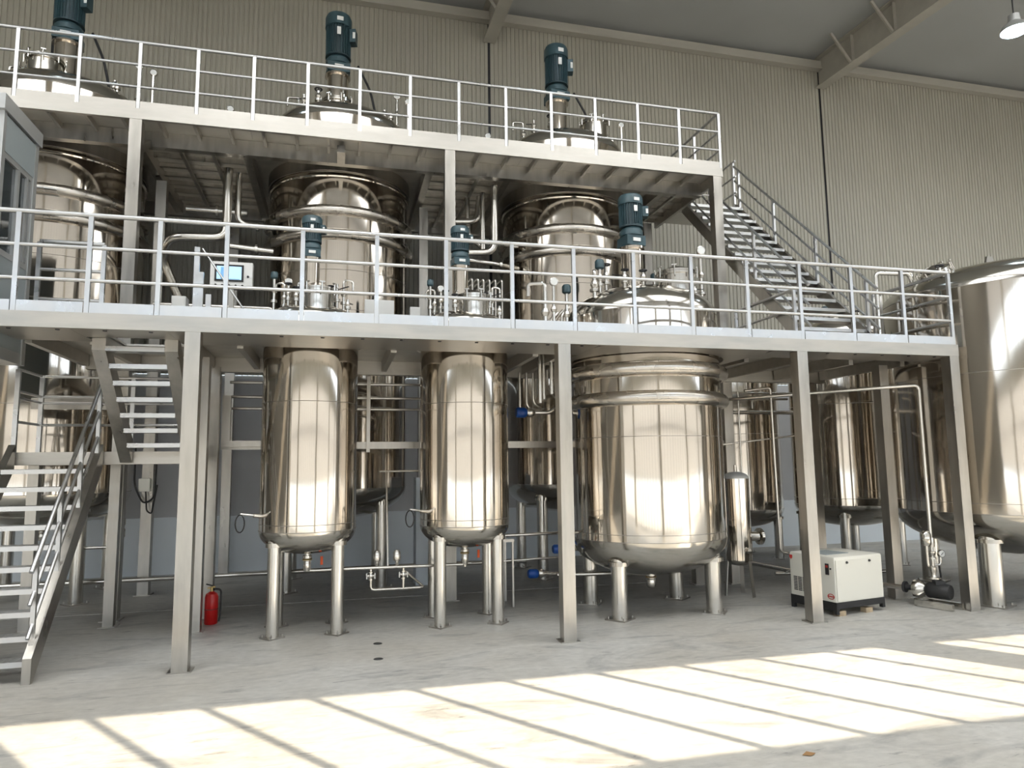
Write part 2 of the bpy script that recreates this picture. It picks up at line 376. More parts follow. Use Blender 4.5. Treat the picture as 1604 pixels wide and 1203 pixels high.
rp = [-3.68, -3.041, -2.41, -1.774, -1.136, -.38, .399, 1.161, 1.923, 2.67, 3.428, 4.19, 4.96, 5.722, 6.496, 7.3, 8.07]
rails_along(LP, [(x, .022) for x in rp], D1, (-6.4, .022), (8.07, .022))
for a, b in zip([-4.3] + rp[:-1], rp):
    obj('kick_plate', B(a + .028, b - .028, -.002, .006, D1 + .002, D1 + .108), M_RAIL, LP)
rails_along(LP, [(8.07, 1.25), (7.95, 1.25)], D1, (8.07, .03), (8.07, 1.25))
rails_along(LP, [(6.42, 1.08), (6.42, 2.6)], D1, (6.42, 1.08), (6.42, 2.6), .95)
# short guard rails round the stair well
rails_along(LP, [(-2.56, .95), (-3.2, .95)], D1, (-3.2, .95), (-2.56, .95), .98)
for x, y, h in ((-1.66, 1.3, 1.12), (-1.6, 1.25, .8), (-1.5, 1.2, .52)):
    obj('rail_post', B(x - .03, x + .03, y - .02, y + .02, D1, D1 + h), M_RAIL, LP)
obj('rail_bar', MB().tube([(-1.6, 1.28, D1 + 1.1), (-1.1, 1.1, D1 + .35)], .012, 8), M_RAIL, LP)

# ------------------------------------------------------------------ upper platform
D2 = 6.983; YU = 2.73
UP = thing('upper_platform', 'upper stainless steel platform on tall square posts below the corrugated wall', 'platform', (0, 4.6, 0))
for (x, y, zt) in ((-2.80, YU + .08, 6.83), (1.645, YU + .08, 6.83), (6.28, YU + .08, 6.83), (-2.88, 4.7, 6.7), (1.5, 5.0, 6.7), (5.95, 4.9, 6.7), (-1.95, 6.3, 6.7), (6.28, 6.45, 6.8)):
    c = obj('column', B(x - .08, x + .08, y - .08, y + .08, .012, zt), M_FRAME, UP)
    obj('base_plate', B(x - .12, x + .12, y - .12, y + .12, 0, .012), M_FRAME, c)
obj('edge_beam', B(-6.8, 6.385, YU - .005, YU + .05, 6.83, 6.985), M_BEAM, UP)
obj('edge_beam', B(6.33, 6.385, YU + .05, 5.3, 6.78, 6.985), M_BEAM, UP)
obj('girder', B(-6.8, 6.33, 3.36, 3.48, 6.72, 6.955), M_FRAME, UP)
obj('girder', B(-6.8, 6.33, 6.35, 6.47, 6.72, 6.955), M_FRAME, UP)
for x in (-2.95, 1.42, 2.75, 5.62, -1.42):
    obj('girder', B(x - .06, x + .06, 3.48, 6.35, 6.75, 6.955), M_FRAME, UP)
obj('bracket', B(-.06, .06, 2.95, 3.36, 6.72, 6.83), M_FRAME, UP)
obj('bracket', MB().beam((-2.8, 2.9, 6.45), (-2.8, 3.42, 6.8), .1, .1), M_FRAME, UP)
for x in [-6.3 + .47 * k for k in range(27)]:
    obj('joist', B(x - .02, x + .02, YU + .05, 3.36, 6.87, 6.955), M_FRAME, UP)
for xa, xb in ((-2.89, -1.48), (1.48, 2.69), (5.68, 6.32)):
    for y in [3.75 + .37 * k for k in range(7)]:
        obj('joist', B(xa, xb, y - .02, y + .02, 6.88, 6.955), M_FRAME, UP)
    n = 2 if xb - xa > 1 else 1
    for k in range(n):
        x = xa + (xb - xa) * (k + 1) / (n + 1)
        obj('joist', B(x - .025, x + .025, 3.48, 6.35, 6.83, 6.88), M_FRAME, UP)
Z0, Z1 = 6.957, 6.98
for r in ((-6.8, -5.72, 2.78, 6.5), (-5.72, -3.08, 2.78, 3.58), (-5.72, -3.08, 6.22, 6.5), (-3.08, -1.32, 2.78, 6.5), (-1.32, 1.32, 2.78, 3.58), (-1.32, 1.32, 6.22, 6.5),
          (1.32, 2.89, 2.78, 6.5), (2.89, 5.53, 2.78, 3.58), (2.89, 5.53, 6.22, 6.5), (5.53, 6.33, 2.78, 5.3)):
    obj('deck_plate', B(r[0] + .002, r[1] - .002, r[2], r[3], Z0, Z1), M_PLATE, UP)
for cx in (-4.4, 0, 4.21):
    obj('deck_plate', MB().collar(cx - 1.32, cx + 1.32, 3.58, 6.22, Z0, Z1, cx, 4.9, 1.203), M_PLATE, UP)
    obj('light_seal_skirt', MB().lathe([(1.205, 6.955), (1.205, 6.74), (1.225, 6.74), (1.225, 6.955)], (cx, 4.9, 0), 96), M_FRAME, UP)  # dark ring added to stop light leaking down around the tank
rp = [6.36 - .762 * k for k in range(17)]
rails_along(UP, [(x, YU + .02) for x in rp], D2, (-6.6, YU + .02), (6.36, YU + .02))
for b, a in zip(rp[:-1], rp[1:]):
    obj('kick_plate', B(a + .028, b - .028, YU - .003, YU + .005, D2 + .002, D2 + .108), M_BEAM, UP)
rails_along(UP, [(6.36, 3.6), (6.36, 4.5)], D2, (6.36, YU + .03), (6.36, 4.5))
# brace beam between the tall posts, and pipe hangers
obj('cross_beam', B(-1.54, 6.2, YU + .05, YU + .11, 2.2, 2.3), M_FRAME, UP)
obj('cross_beam', B(-3.9, -2.72, YU + .12, YU + .18, 2.75, 2.9), M_FRAME, UP)
obj('hanger', B(.42, .47, YU + .0, YU + .045, 2.15, 3.25), M_FRAME, UP)
fr = MB().box(-1.53, -1.42, YU - .02, YU + .04, 2.24, 2.95).box(-1.42, -.95, YU - .02, YU + .04, 2.24, 2.32)
obj('channel_frame', fr, M_FRAME, UP)

# ------------------------------------------------------------------ stairs
def stair_y(name, label, x0, x1, ys, zs, tread_d, stringer, rail_side, group=None, w=.055, floor_cut=False):
    """flight running along Y: treads at (ys[i], zs[i])"""
    t = thing(name, label, 'staircase', ((x0 + x1) / 2, ys[0], stringer[0][1] if stringer[0][1] < stringer[1][1] else stringer[1][1]), group)
    for x in (x0 - w / 2, x1 + w / 2):
        (ya, za), (yb, zb2) = stringer
        hv = .095 * math.hypot(yb - ya, zb2 - za) / abs(yb - ya); zf = min(za, zb2) - .085 if floor_cut else -9
        pl = [(ya, za - hv), (ya, za + hv), (yb, zb2 + hv), (yb, zb2 - hv)]; cl = []
        for q in range(4):
            p, n2 = pl[q], pl[(q + 1) % 4]
            if p[1] >= zf: cl.append(p)
            if (p[1] >= zf) != (n2[1] >= zf):
                u = (zf - p[1]) / (n2[1] - p[1]); cl.append((p[0] + u * (n2[0] - p[0]), zf))
        k = len(cl); sb = MB().add([(x - w / 2, y, z) for y, z in cl] + [(x + w / 2, y, z) for y, z in cl], [tuple(range(k)), tuple(reversed(range(k, 2 * k)))] + [(q, k + q, k + (q + 1) % k, (q + 1) % k) for q in range(k)])
        obj('stringer', sb, M_FRAME, t)
    first = None
    for y, z in zip(ys, zs):
        if first is None:
            mb = MB().box(x0, x1, y - tread_d / 2, y + tread_d / 2, z - .05, z)
            k = x0 + .02
            while k < x1 - .03:
                for q in (-.35, 0, .35):
                    yy = y + q * tread_d
                    mb.add([(k, yy - .012, z), (k + .012, yy - .012, z), (k + .034, yy + .012, z), (k + .022, yy + .012, z), (k + .013, yy - .006, z + .004), (k + .023, yy + .006, z + .004)], [(0, 1, 4), (1, 2, 5, 4), (2, 3, 5), (3, 0, 4, 5)])
                k += .055
            first = obj('tread', mb, M_RAIL, t); f0 = (y, z)
        else:
            dup(first, 0, y - f0[0], z - f0[1])
    for x in rail_side:
        (ya, za), (yb, zb2) = stringer
        for h, r in ((.92, .022), (.62, .018), (.32, .018)):
            obj('rail_bar', MB().tube([(x, ya, za + h), (x, yb, zb2 + h)], r, 10), M_RAIL, t)
        for q in (.06, .36, .66, .96):
            y = ya + (yb - ya) * q; z = za + (zb2 - za) * q
            obj('rail_post', B(x - .02, x + .02, y - .02, y + .02, z - .05, z + .9), M_RAIL, t)
    return t
n = 10
stair_y('entry_staircase', 'steep lower staircase with checkered treads rising from the floor to the landing', -3.60, -2.76,
        [.14 + .148 * i for i in range(n)], [.196 * (i + 1) for i in range(n)], .17, ((-.0, .085), (1.72, 2.10)), (-2.73,), w=.075, floor_cut=True)
stair_y('switchback_staircase', 'short upper staircase rising from the landing to the lower platform', -2.37, -1.80,
        [1.55 - .16 * i for i in range(7)], [2.25 + .165 * i for i in range(7)], .16, ((1.72, 2.16), (.52, 3.33)), (), w=.13)
LD = thing('stair_landing', 'small stair landing on square posts behind the entry stairs', 'landing', (-2.8, 2.2, 0))
obj('edge_beam', B(-3.72, -1.72, 1.76, 1.82, 2.01, 2.16), M_BEAM, LD)
obj('edge_beam', B(-3.72, -1.72, 2.5, 2.56, 2.01, 2.16), M_BEAM, LD)
obj('edge_beam', B(-3.72, -3.66, 1.82, 2.5, 2.01, 2.16), M_BEAM, LD)
obj('landing_plate', B(-3.66, -1.72, 1.82, 2.5, 2.13, 2.155), M_PLATE, LD)
for x, y in ((-3.64, 2.42), (-2.72, 2.42)):
    c = obj('column', B(x - .06, x + .06, y - .06, y + .06, .01, 2.01), M_FRAME, LD)
    obj('base_plate', B(x - .1, x + .1, y - .1, y + .1, 0, .01), M_FRAME, c)
for h in (.36, .64, .72, .98):
    obj('rail_bar', MB().tube([(-3.66, 2.52, 2.16 + h), (-1.75, 2.52, 2.16 + h)], .017, 8), M_RAIL, LD)
    obj('rail_bar', MB().tube([(-3.66, 1.82, 2.16 + h), (-3.66, 2.52, 2.16 + h)], .017, 8), M_RAIL, LD)
for x, y in ((-3.66, 1.82), (-3.66, 2.52), (-2.6, 2.52), (-1.75, 2.52)):
    obj('rail_post', B(x - .025, x + .025, y - .02, y + .02, 2.155, 3.14), M_RAIL, LD)
n = 17
stair_y('rear_staircase', 'long stainless staircase from the lower platform up to the upper platform', 6.53, 7.65,
        [.99 + .2 * i for i in range(n)], [3.69 + .2 * i for i in range(n)], .17, ((.86, 3.53), (4.38, 6.93)), (6.51, 7.67))
TL = thing('stair_head_landing', 'small landing at the head of the long rear staircase', 'landing', (7.1, 4.8, 6.8))
obj('edge_beam', B(6.4, 7.72, 4.42, 4.47, 6.83, 6.98), M_BEAM, TL)
obj('edge_beam', B(7.67, 7.72, 4.47, 5.4, 6.83, 6.98), M_BEAM, TL)
obj('landing_plate', B(6.4, 7.67, 4.47, 5.4, 6.95, 6.975), M_PLATE, TL)
for h in (.98, .66, .33):
    obj('rail_bar', MB().tube([(7.69, 4.36, D2 + h), (7.69, 5.38, D2 + h)], .02, 8), M_RAIL, TL)
    obj('rail_bar', MB().tube([(7.69, 5.38, D2 + h), (6.45, 5.38, D2 + h)], .02, 8), M_RAIL, TL)
for x, y in ((7.69, 4.44), (7.69, 5.38), (6.5, 5.38)):
    obj('rail_post', B(x - .02, x + .02, y - .02, y + .02, 6.975, 7.97), M_RAIL, TL)

# ------------------------------------------------------------------ tank helpers
def head_prof(R, h, sgn, z, n=18, e=2.25):
    out = []
    for i in range(n + 1):
        t = i / n * PI / 2; r = R * math.cos(t); q = max(0, 1 - (r / R) ** e) ** (1 / 2.0)
        out.append((max(r, .001), z + sgn * h * q))
    return out
def valve(par, x, y, z, h, kind=0, s=1.0, ang=0.0):
    """nozzle with flange and body; kind 0 handwheel, 1 actuator, 2 gauge, 3 elbow, 4 lever"""
    mb = MB().tube([(x, y, z - .06), (x, y, z + h)], .022 * s, 10)
    mb.lathe([(.001, 0), (.05 * s, 0), (.05 * s, .014), (.001, .014)], (x, y, z + h * .25), 16)
    mb.lathe([(.001, .018), (.05 * s, .018), (.05 * s, .032), (.001, .032)], (x, y, z + h * .25), 16)
    mb.lathe([(.001, -.045 * s), (.03 * s, -.035 * s), (.045 * s, 0), (.03 * s, .035 * s), (.001, .045 * s)], (x, y, z + h * .62), 14)
    v = obj('valve', mb, M_PIPE, par)
    if kind == 0:
        obj('handwheel', MB().torus((x, y, z + h + .03), .05 * s, .009 * s, 18, 6).tube([(x, y, z + h), (x, y, z + h + .045)], .01, 6).beam((x - .05 * s, y, z + h + .03), (x + .05 * s, y, z + h + .03), .012, .008), M_DARK, v)
    elif kind == 1:
        obj('actuator', MB().lathe([(.001, 0), (.04 * s, 0), (.055 * s, .015), (.055 * s, .09 * s), (.04 * s, .11 * s), (.001, .115 * s)], (x, y, z + h), 18), M_MOTOR, v)
    elif kind == 2:
        c = (x, y - .02, z + h + .055 * s)
        obj('gauge_case', MB().lathe([(.001, -.02), (.058 * s, -.02), (.058 * s, .018), (.05 * s, .022)], c, 24, 'Y'), M_PIPE, v)
        obj('gauge_dial', MB().lathe([(.001, .019), (.05 * s, .019), (.05 * s, .016)], c, 24, 'Y'), M_LABEL, v)
    elif kind == 3:
        dx, dy = math.cos(ang), math.sin(ang)
        obj('elbow', MB().pipe([(x, y, z + h * .9), (x, y, z + h + .08 * s), (x + dx * .16 * s, y + dy * .16 * s, z + h + .08 * s), (x + dx * .16 * s, y + dy * .16 * s, z + h - .06)], .018 * s, .05, 8), M_PIPE, v)
    elif kind == 4:
        dx, dy = math.cos(ang), math.sin(ang)
        obj('lever', MB().beam((x, y, z + h * .75), (x + dx * .16, y + dy * .16, z + h * .85), .02, .008), M_BLACK, v)
    return v
def manhole(par, x, y, z, R, h, tilt=None):
    rot = tilt.to_matrix() if tilt else Matrix.Identity(3); c = Vector((x, y, z))
    nk = obj('manhole', MB().lathe([(R, -.12), (R, h), (R + .03, h), (R + .03, h + .03), (R, h + .03)], c, 40, rot), M_HEAD, par)
    obj('manhole_cover', MB().lathe([(R + .035, h + .032), (R + .035, h + .055), (R * .9, h + .075), (R * .5, h + .12), (.001, h + .14)], c, 40, rot), M_HEAD, nk)
    cl = MB()
    for k in range(8):
        a = 2 * PI * (k + .3) / 8; d = Vector((math.cos(a), math.sin(a), 0)) * (R + .045)
        p0 = c + rot @ (d + Vector((0, 0, h - .04))); p1 = c + rot @ (d + Vector((0, 0, h + .10)))
        cl.tube([p0, p1], .011, 6); t = rot @ Vector((-math.sin(a), math.cos(a), 0)) * .035
        cl.beam(p1 - t, p1 + t, .016, .016)
    obj('clamp_ring', cl, M_PIPE, nk)['kind'] = 'stuff'
    return nk
def agitator(par, x, y, z0, lh, lr, gh, mh, mr, box_ang=0.25):
    """lantern, gear box and finned motor stacked on the head"""
    ln = obj('mixer_lantern', MB().lathe([(lr * 1.18, -.05), (lr * 1.18, .02), (lr, .025), (lr, lh - .03), (lr * 1.2, lh - .03), (lr * 1.2, lh), (.001, lh)], (x, y, z0), 40), M_SHELL, par)
    z = z0 + lh
    gb = MB().lathe([(mr * .98, 0), (mr * .98, .035), (mr * .86, .04), (mr * .86, gh * .55), (mr * .98, gh * .6), (mr * .98, gh * .85), (mr * .8, gh)], (x, y, z), 28)
    gb.cbox((x, y, z + gh * .3), mr * 1.75, mr * 1.75, gh * .5, .1)
    g = obj('gear_box', gb, M_MOTOR, par)
    obj('name_plate', MB().cbox((x + .1 * mr, y - mr * .9, z + gh * .32), mr * .7, .012, gh * .18, .1), M_LABEL, g)
    z += gh
    m = obj('drive_motor', MB().lathe([(mr * .8, 0), (mr * 1.02, .005), (mr * 1.02, .03), (mr * .86, .035), (mr * .86, mh * .72)], (x, y, z), 40), M_MOTORD, par)
    fins = MB()
    for k in range(28):
        a = 2 * PI * k / 28; fins.cbox((x + math.cos(a) * mr * .92, y + math.sin(a) * mr * .92, z + .03 + mh * .34), mr * .16, .008, mh * .66, a)
    obj('cooling_fin', fins, M_MOTOR, m)['kind'] = 'stuff'
    obj('fan_cowl', MB().lathe([(mr * .9, mh * .68), (mr * 1.06, mh * .69), (mr * 1.06, mh * .9), (mr * .95, mh * .97), (mr * .6, mh), (.001, mh)], (x, y, z), 40), M_MOTOR, m)
    dx, dy = math.cos(-box_ang), math.sin(-box_ang)
    tb = obj('terminal_box', MB().cbox((x + dx * mr * 1.22, y + dy * mr * 1.22, z + mh * .5), mr * .5, mr * .75, mh * .3, -box_ang), M_MOTOR, m)
    obj('box_label', MB().cbox((x + dx * mr * 1.25, y + dy * mr * 1.25 - mr * .39, z + mh * .5), mr * .2, .01, mh * .14, 0), M_LABEL, m)
    obj('rating_label', MB().cbox((x + .04 * mr, y - mr * 1.0, z + mh * .52), mr * .3, .012, mh * .17, 0), M_LABEL, m)
    obj('maker_label', MB().cbox((x + .12 * mr, y - mr * 1.065, z + mh * .79), mr * .5, .01, mh * .09, .1), M_LABEL, m)
    return m
def tank(name, label, cx, cy, R, zb, zt, hb, ht, legs, lr, rings=(), seams=(), group=None, plate=.12):
    t = thing(name, label, 'tank', (cx, cy, 0), group)
    obj('shell', MB().lathe([(R, zb), (R, zb + .02), (R, (zb + zt) / 2), (R, zt - .02), (R, zt)], (cx, cy, 0), 112), M_SHELL, t)
    obj('bottom_head', MB().lathe(head_prof(R, hb, -1, zb), (cx, cy, 0), 112), M_HEAD, t)
    obj('top_head', MB().lathe(head_prof(R, ht, 1, zt), (cx, cy, 0), 112), M_HEAD, t)
    for z in list(seams) + [zb, zt]:
        obj('weld_seam', MB().torus((cx, cy, z), R, .004, 112, 6), M_WELD, t)
    for z, r in rings:
        obj('coil_ring', MB().torus((cx, cy, z), R + .02, r, 112, 14, 1.05), M_RING, t)
    for dx, dy in legs:
        x, y = cx + dx, cy + dy; q = min(.98, math.hypot(dx, dy) / R); ztop = zb - hb * max(0, 1 - q ** 2.25) ** .5 + .10
        l = obj('leg', MB().tube([(x, y, .015), (x, y, ztop)], lr, 24), M_PIPE, t)
        a = math.atan2(dy, dx)
        obj('foot_plate', MB().cbox((x, y, .0085), plate * 2, plate * 2, .017, a), M_FRAME, l)
        bolts = MB()
        for k in range(4):
            b2 = a + PI / 4 + k * PI / 2; bolts.tube([(x + math.cos(b2) * plate * 1.1, y + math.sin(b2) * plate * 1.1, .01), (x + math.cos(b2) * plate * 1.1, y + math.sin(b2) * plate * 1.1, .045)], .011, 6)
        obj('anchor_bolt', bolts, M_FRAME, l)['kind'] = 'stuff'
        # wrapper pad where the leg meets the head
        obj('pad_plate', MB().tube([(x, y, ztop - .10), (x, y, ztop - .05)], lr * 1.35, 24), M_HEAD, l)
    return t
def outlet(par, x, y, z, r=.04):
    o = obj('outlet_valve', MB().tube([(x, y, z + .06), (x, y, z - .06)], r * .8, 14).lathe([(r * 1.3, 0), (r * 1.3, -.03), (r * 1.05, -.03), (r * 1.3, -.04), (r * 1.3, -.06)], (x, y, z - .04), 18)
            .lathe([(r * .9, -.1), (r * 1.1, -.12), (r * 1.15, -.2), (r * .8, -.23), (.001, -.235)], (x, y, z), 18), M_PIPE, par)
    obj('clamp_band', MB().torus((x, y, z - .085), r * 1.15, .012, 20, 6), M_BRASS, o)
    return o

# ------------------------------------------------------------------ narrow tanks through the lower platform
for (cx, cy, lab) in ((-.32, 1.48, 'narrow upright steel tank on four thin legs closest to the entry stairs'),
                      (1.62, 1.46, 'narrow upright steel tank on four thin legs beside the wide ringed tank')):
    R = .572
    t = tank('mixing_tank', lab, cx, cy, R, 1.2, 3.74, .29, .23, [(sx * .36, sy * .30) for sx in (-1, 1) for sy in (-1, 1)], .074, seams=(2.72, 1.28), group='narrow mixing tanks', plate=.1)
    agitator(t, cx - .03, cy + .1, 3.95, .67, .105, .2, .36, .122)
    manhole(t, cx + .07, cy - .32, 3.91, .19, .15)
    outlet(t, cx, cy, .92, .042)
    for (dx, dy, h, k, a) in ((-.46, -.1, .40, 1, 0), (-.28, -.25, .24, 0, 0), (-.18, -.38, .18, 0, 0), (.30, -.22, .30, 4, -.5), (.22, -.36, .22, 0, 0), (.38, -.05, .34, 3, .4), (-.36, .2, .34, 3, 2.6), (.43, -.25, .16, 4, 1.2), (-.3, .05, .3, 2, 0)):
        z = 3.74 + .23 * max(0, 1 - (math.hypot(dx, dy) / R) ** 2.25) ** .5
        valve(t, cx + dx, cy + dy, z, h, k, .8, a)
    # temperature probe near the bottom
    p = obj('probe', MB().tube([(cx - .5, cy - .25, 1.38), (cx - .74, cy - .36, 1.42)], .012, 8).tube([(cx - .5, cy - .25, 1.38), (cx - .6, cy - .3, 1.395)], .025, 10), M_PIPE, t)
    obj('probe_cable', MB().tube([(cx - .74 + .05 * math.sin(a * .42), cy - .36 + .01 * math.sin(a * .2), 1.31 + .1 * math.cos(a * .42)) for a in range(34)], .007, 6), M_BLACK, p)

# ------------------------------------------------------------------ wide ringed tank
cx, cy, R = 4.15, 1.41, 1.035
t = tank('reactor_tank', 'wide upright steel tank with two thick coil rings under the lower platform', cx, cy, R, .97, 3.93, .50, .46,
         [(sx * .66, sy * .52) for sx in (-1, 1) for sy in (-1, 1)], .102, rings=((3.13, .092), (2.76, .088)), seams=(2.28, 1.06), plate=.14)
agitator(t, cx - .05, cy + .12, 4.33, .70, .155, .29, .50, .17)
manhole(t, cx + .32, cy - .48, 4.30, .235, .17)
outlet(t, cx + .02, cy, .50, .055)
for (dx, dy, h, k, s, a) in ((-.68, -.2, .32, 1, 1.2, 0), (-.45, -.5, .2, 4, 1, 2.8), (-.2, -.55, .16, 0, 1, 0), (-.55, -.1, .34, 0, 1.2, 0), (-.82, -.35, .26, 3, 1.3, 1.2), (.72, -.25, .16, 4, 1, .2), (.1, .45, .3, 0, 1, 0), (.4, .35, .3, 1, 1, 0), (.92, -.1, .78, 2, 1.15, 0), (-.35, -.3, .2, 0, 1, 0)):
    z = 3.93 + .46 * max(0, 1 - min(1, math.hypot(dx, dy) / R) ** 2.25) ** .5
    valve(t, cx + dx, cy + dy, z, h, k, s, a)

# ------------------------------------------------------------------ tall tanks through the upper platform
for (cx, lab) in ((-4.4, 'tall upright steel tank with two coil rings standing beside the glazed booth'),
                  (0.0, 'tall upright steel tank with two coil rings between the other two tall tanks'),
                  (4.21, 'tall upright steel tank with two coil rings behind the wide ringed tank')):
    cy, R = 4.9, 1.19
    t = tank('tall_tank', lab, cx, cy, R, 1.6, 7.76, .52, .50, [(sx * .74, sy * .72) for sx in (-1, 1) for sy in (-1, 1)], .095,
             rings=((6.08, .082), (5.68, .082)), seams=(5.1, 4.45, 2.9), group='tall tanks', plate=.14)
    obj('rim_band', MB().torus((cx, cy, 6.66), R, .022, 112, 8), M_SHELL, t)
    if cx == 0.0:
        nk = manhole(t, cx - .08, cy, 8.27, .25, .22); agitator(t, cx - .08, cy, 8.60, .45, .19, .33, .85, .225)
    else:
        agitator(t, cx - .08, cy, 8.22, .82, .19, .33, .85, .225); manhole(t, cx + (.5 if cx > 0 else -.2), cy - .5, 8.22, .24, .17)
    obj('motor_cable', MB().pipe([(cx + .28, cy, 9.3), (cx + .5, cy - .1, 8.8), (cx + .6, cy - .1, 8.35), (cx + .62, cy - .1, 8.05)], .022, .15, 8), M_BLACK, t)
    for (dx, dy, h, k, s, a) in ((-.65, -.3, .3, 4, 1.2, 2.5), (-.4, -.55, .25, 0, 1.2, 0), (.75, -.3, .2, 4, 1.3, .3), (-.75, .1, .35, 3, 1.3, 3), (.5, .5, .35, 0, 1.2, 0), (1.0, .1, .75, 2, 1.1, 0), (.85, -.5, .14, 4, 1, .2)):
        z = 7.76 + .50 * max(0, 1 - min(1, math.hypot(dx, dy) / R) ** 2.25) ** .5
        valve(t, cx + dx, cy + dy, z, h, k, s, a)
    o = outlet(t, cx, cy, 1.1, .06)

# ------------------------------------------------------------------ big storage tank at the right and two behind it
cx, cy, R = 9.88, .68, 1.75
t = tank('storage_tank', 'big bright steel storage tank with domed top standing at the platform end', cx, cy, R, 1.22, 4.30, .64, .52,
         [(-1.33, -.5), (.5, -1.33), (1.33, .5), (-.5, 1.33)], .135, seams=(3.1, 1.36), plate=.19)
d = Vector((-.55, .02, 1)).normalized()
manhole(t, cx - 1.18, cy + .05, 4.55, .2, .16, Vector((0, 0, 1)).rotation_difference(d))
obj('lifting_lug', MB().add([(cx - .42, cy - .02, 4.76), (cx - .18, cy - .02, 4.76), (cx - .25, cy - .02, 5.0), (cx - .35, cy - .02, 5.0), (cx - .42, cy + .02, 4.76), (cx - .18, cy + .02, 4.76), (cx - .25, cy + .02, 5.0), (cx - .35, cy + .02, 5.0)],
    [(0, 1, 2, 3), (7, 6, 5, 4), (0, 4, 5, 1), (1, 5, 6, 2), (2, 6, 7, 3), (3, 7, 4, 0)]), M_FRAME, t)
valve(t, cx - 1.45, cy - .2, 4.48, .22, 0, 1.1); valve(t, cx - 1.35, cy + .4, 4.5, .2, 3, 1.2, 3.0); valve(t, cx - 1.0, cy + .5, 4.62, .2, 0, 1.1)
obj('vent_pipe', MB().pipe([(cx - 1.35, cy + .35, 4.45), (cx - 1.45, cy + .35, 4.76), (cx - 2.06, cy + .35, 4.74), (cx - 2.06, cy + .35, 3.55)], .03, .07, 10), M_PIPE, t)
t = tank('storage_tank', 'steel storage tank half hidden behind the big bright tank and a square post', 9.7, 4.2, .98, 1.12, 4.35, .42, .42,
     [(sx * .6, sy * .6) for sx in (-1, 1) for sy in (-1, 1)], .09, seams=(3.0, 1.25), plate=.13)
manhole(t, 9.45, 3.9, 4.7, .18, .12)
for dx, dy, k in ((-.5, -.3, 1), (-.3, -.5, 0), (.1, -.5, 0), (-.6, 0, 2)): valve(t, 9.7 + dx, 4.2 + dy, 4.6, .2, k, 1.2)
t = tank('storage_tank', 'dark shaded storage tank against the rear wall behind the long staircase', 8.15, 5.6, .9, 1.0, 3.9, .4, .4,
     [(sx * .55, sy * .55) for sx in (-1, 1) for sy in (-1, 1)], .085, seams=(2.5,), plate=.12)
valve(t, 7.8, 5.4, 4.2, .25, 1, 1.2); valve(t, 8.3, 5.3, 4.25, .22, 0, 1.2)

# gauges standing on the upper platform
for (x, y, h, lab) in ((-2.7, 3.12, .72, 'tall gauge post on the upper platform beside the booth side tank'), (1.03, 3.12, .72, 'tall gauge post on the upper platform beside the middle tall tank'),
                       (4.7, 3.12, .74, 'tall gauge post on the upper platform in front of the third tall tank'), (-1.63, 3.15, .30, 'short gauge on the upper platform between the booth side tank and the middle tall tank'),
                       (2.34, 3.15, .30, 'short gauge on the upper platform between the middle tall tank and the third tall tank')):
    t = thing('pressure_gauge', lab, 'gauge', (x, y, D2), 'upper platform gauges')
    obj('stem', MB().tube([(x, y, D2), (x, y, D2 + h)], .022 if h > .5 else .012, 12), M_PIPE, t)
    g = obj('gauge_case', MB().lathe([(.001, -.02), (.05, -.02), (.05, .018), (.043, .022)], (x, y, D2 + h + .045), 24, 'Y'), M_PIPE, t)
    obj('gauge_dial', MB().lathe([(.001, .019), (.043, .019), (.043, .016)], (x, y, D2 + h + .045), 24, 'Y'), M_LABEL, g)
# small air receiver on splayed legs
rx, ry = 5.80, 1.85
t = thing('air_receiver', 'small satin steel air receiver tank on splayed legs beside the wide ringed tank', 'tank', (rx, ry, 0))
obj('shell', MB().lathe([(.19, .52), (.19, 1.1), (.19, 1.70)], (rx, ry, 0), 48), M_SHELL, t)
obj('bottom_head', MB().lathe(head_prof(.19, .09, -1, .52), (rx, ry, 0), 48), M_HEAD, t)
obj('top_head', MB().lathe(head_prof(.19, .1, 1, 1.70), (rx, ry, 0), 48), mat('satin_white', (.7, .7, .69), .45, .3), t)
for k in range(3):
    a = -PI / 2 + .35 + k * 2 * PI / 3; c, s_ = math.cos(a), math.sin(a)
    obj('leg', MB().beam((rx + c * .17, ry + s_ * .17, .60), (rx + c * .23, ry + s_ * .23, 0), .06, .014, (c, s_, 0)), M_FRAME, t)
obj('side_flange', MB().tube([(rx + .15, ry - .05, .85), (rx + .28, ry - .1, .85)], .07, 20).lathe([(.001, .27), (.12, .27), (.12, .31), (.001, .31)], (rx, ry - .1, .85), 28, 'X'), M_HEAD, t)
obj('sight_ball', MB().lathe([(.001, -.05), (.035, -.035), (.05, 0), (.035, .035), (.001, .05)], (rx + .03, ry - .22, .66), 16), M_HEAD, t)
obj('top_valve', MB().tube([(rx, ry, 1.78), (rx, ry, 1.9)], .02, 10), M_PIPE, t)

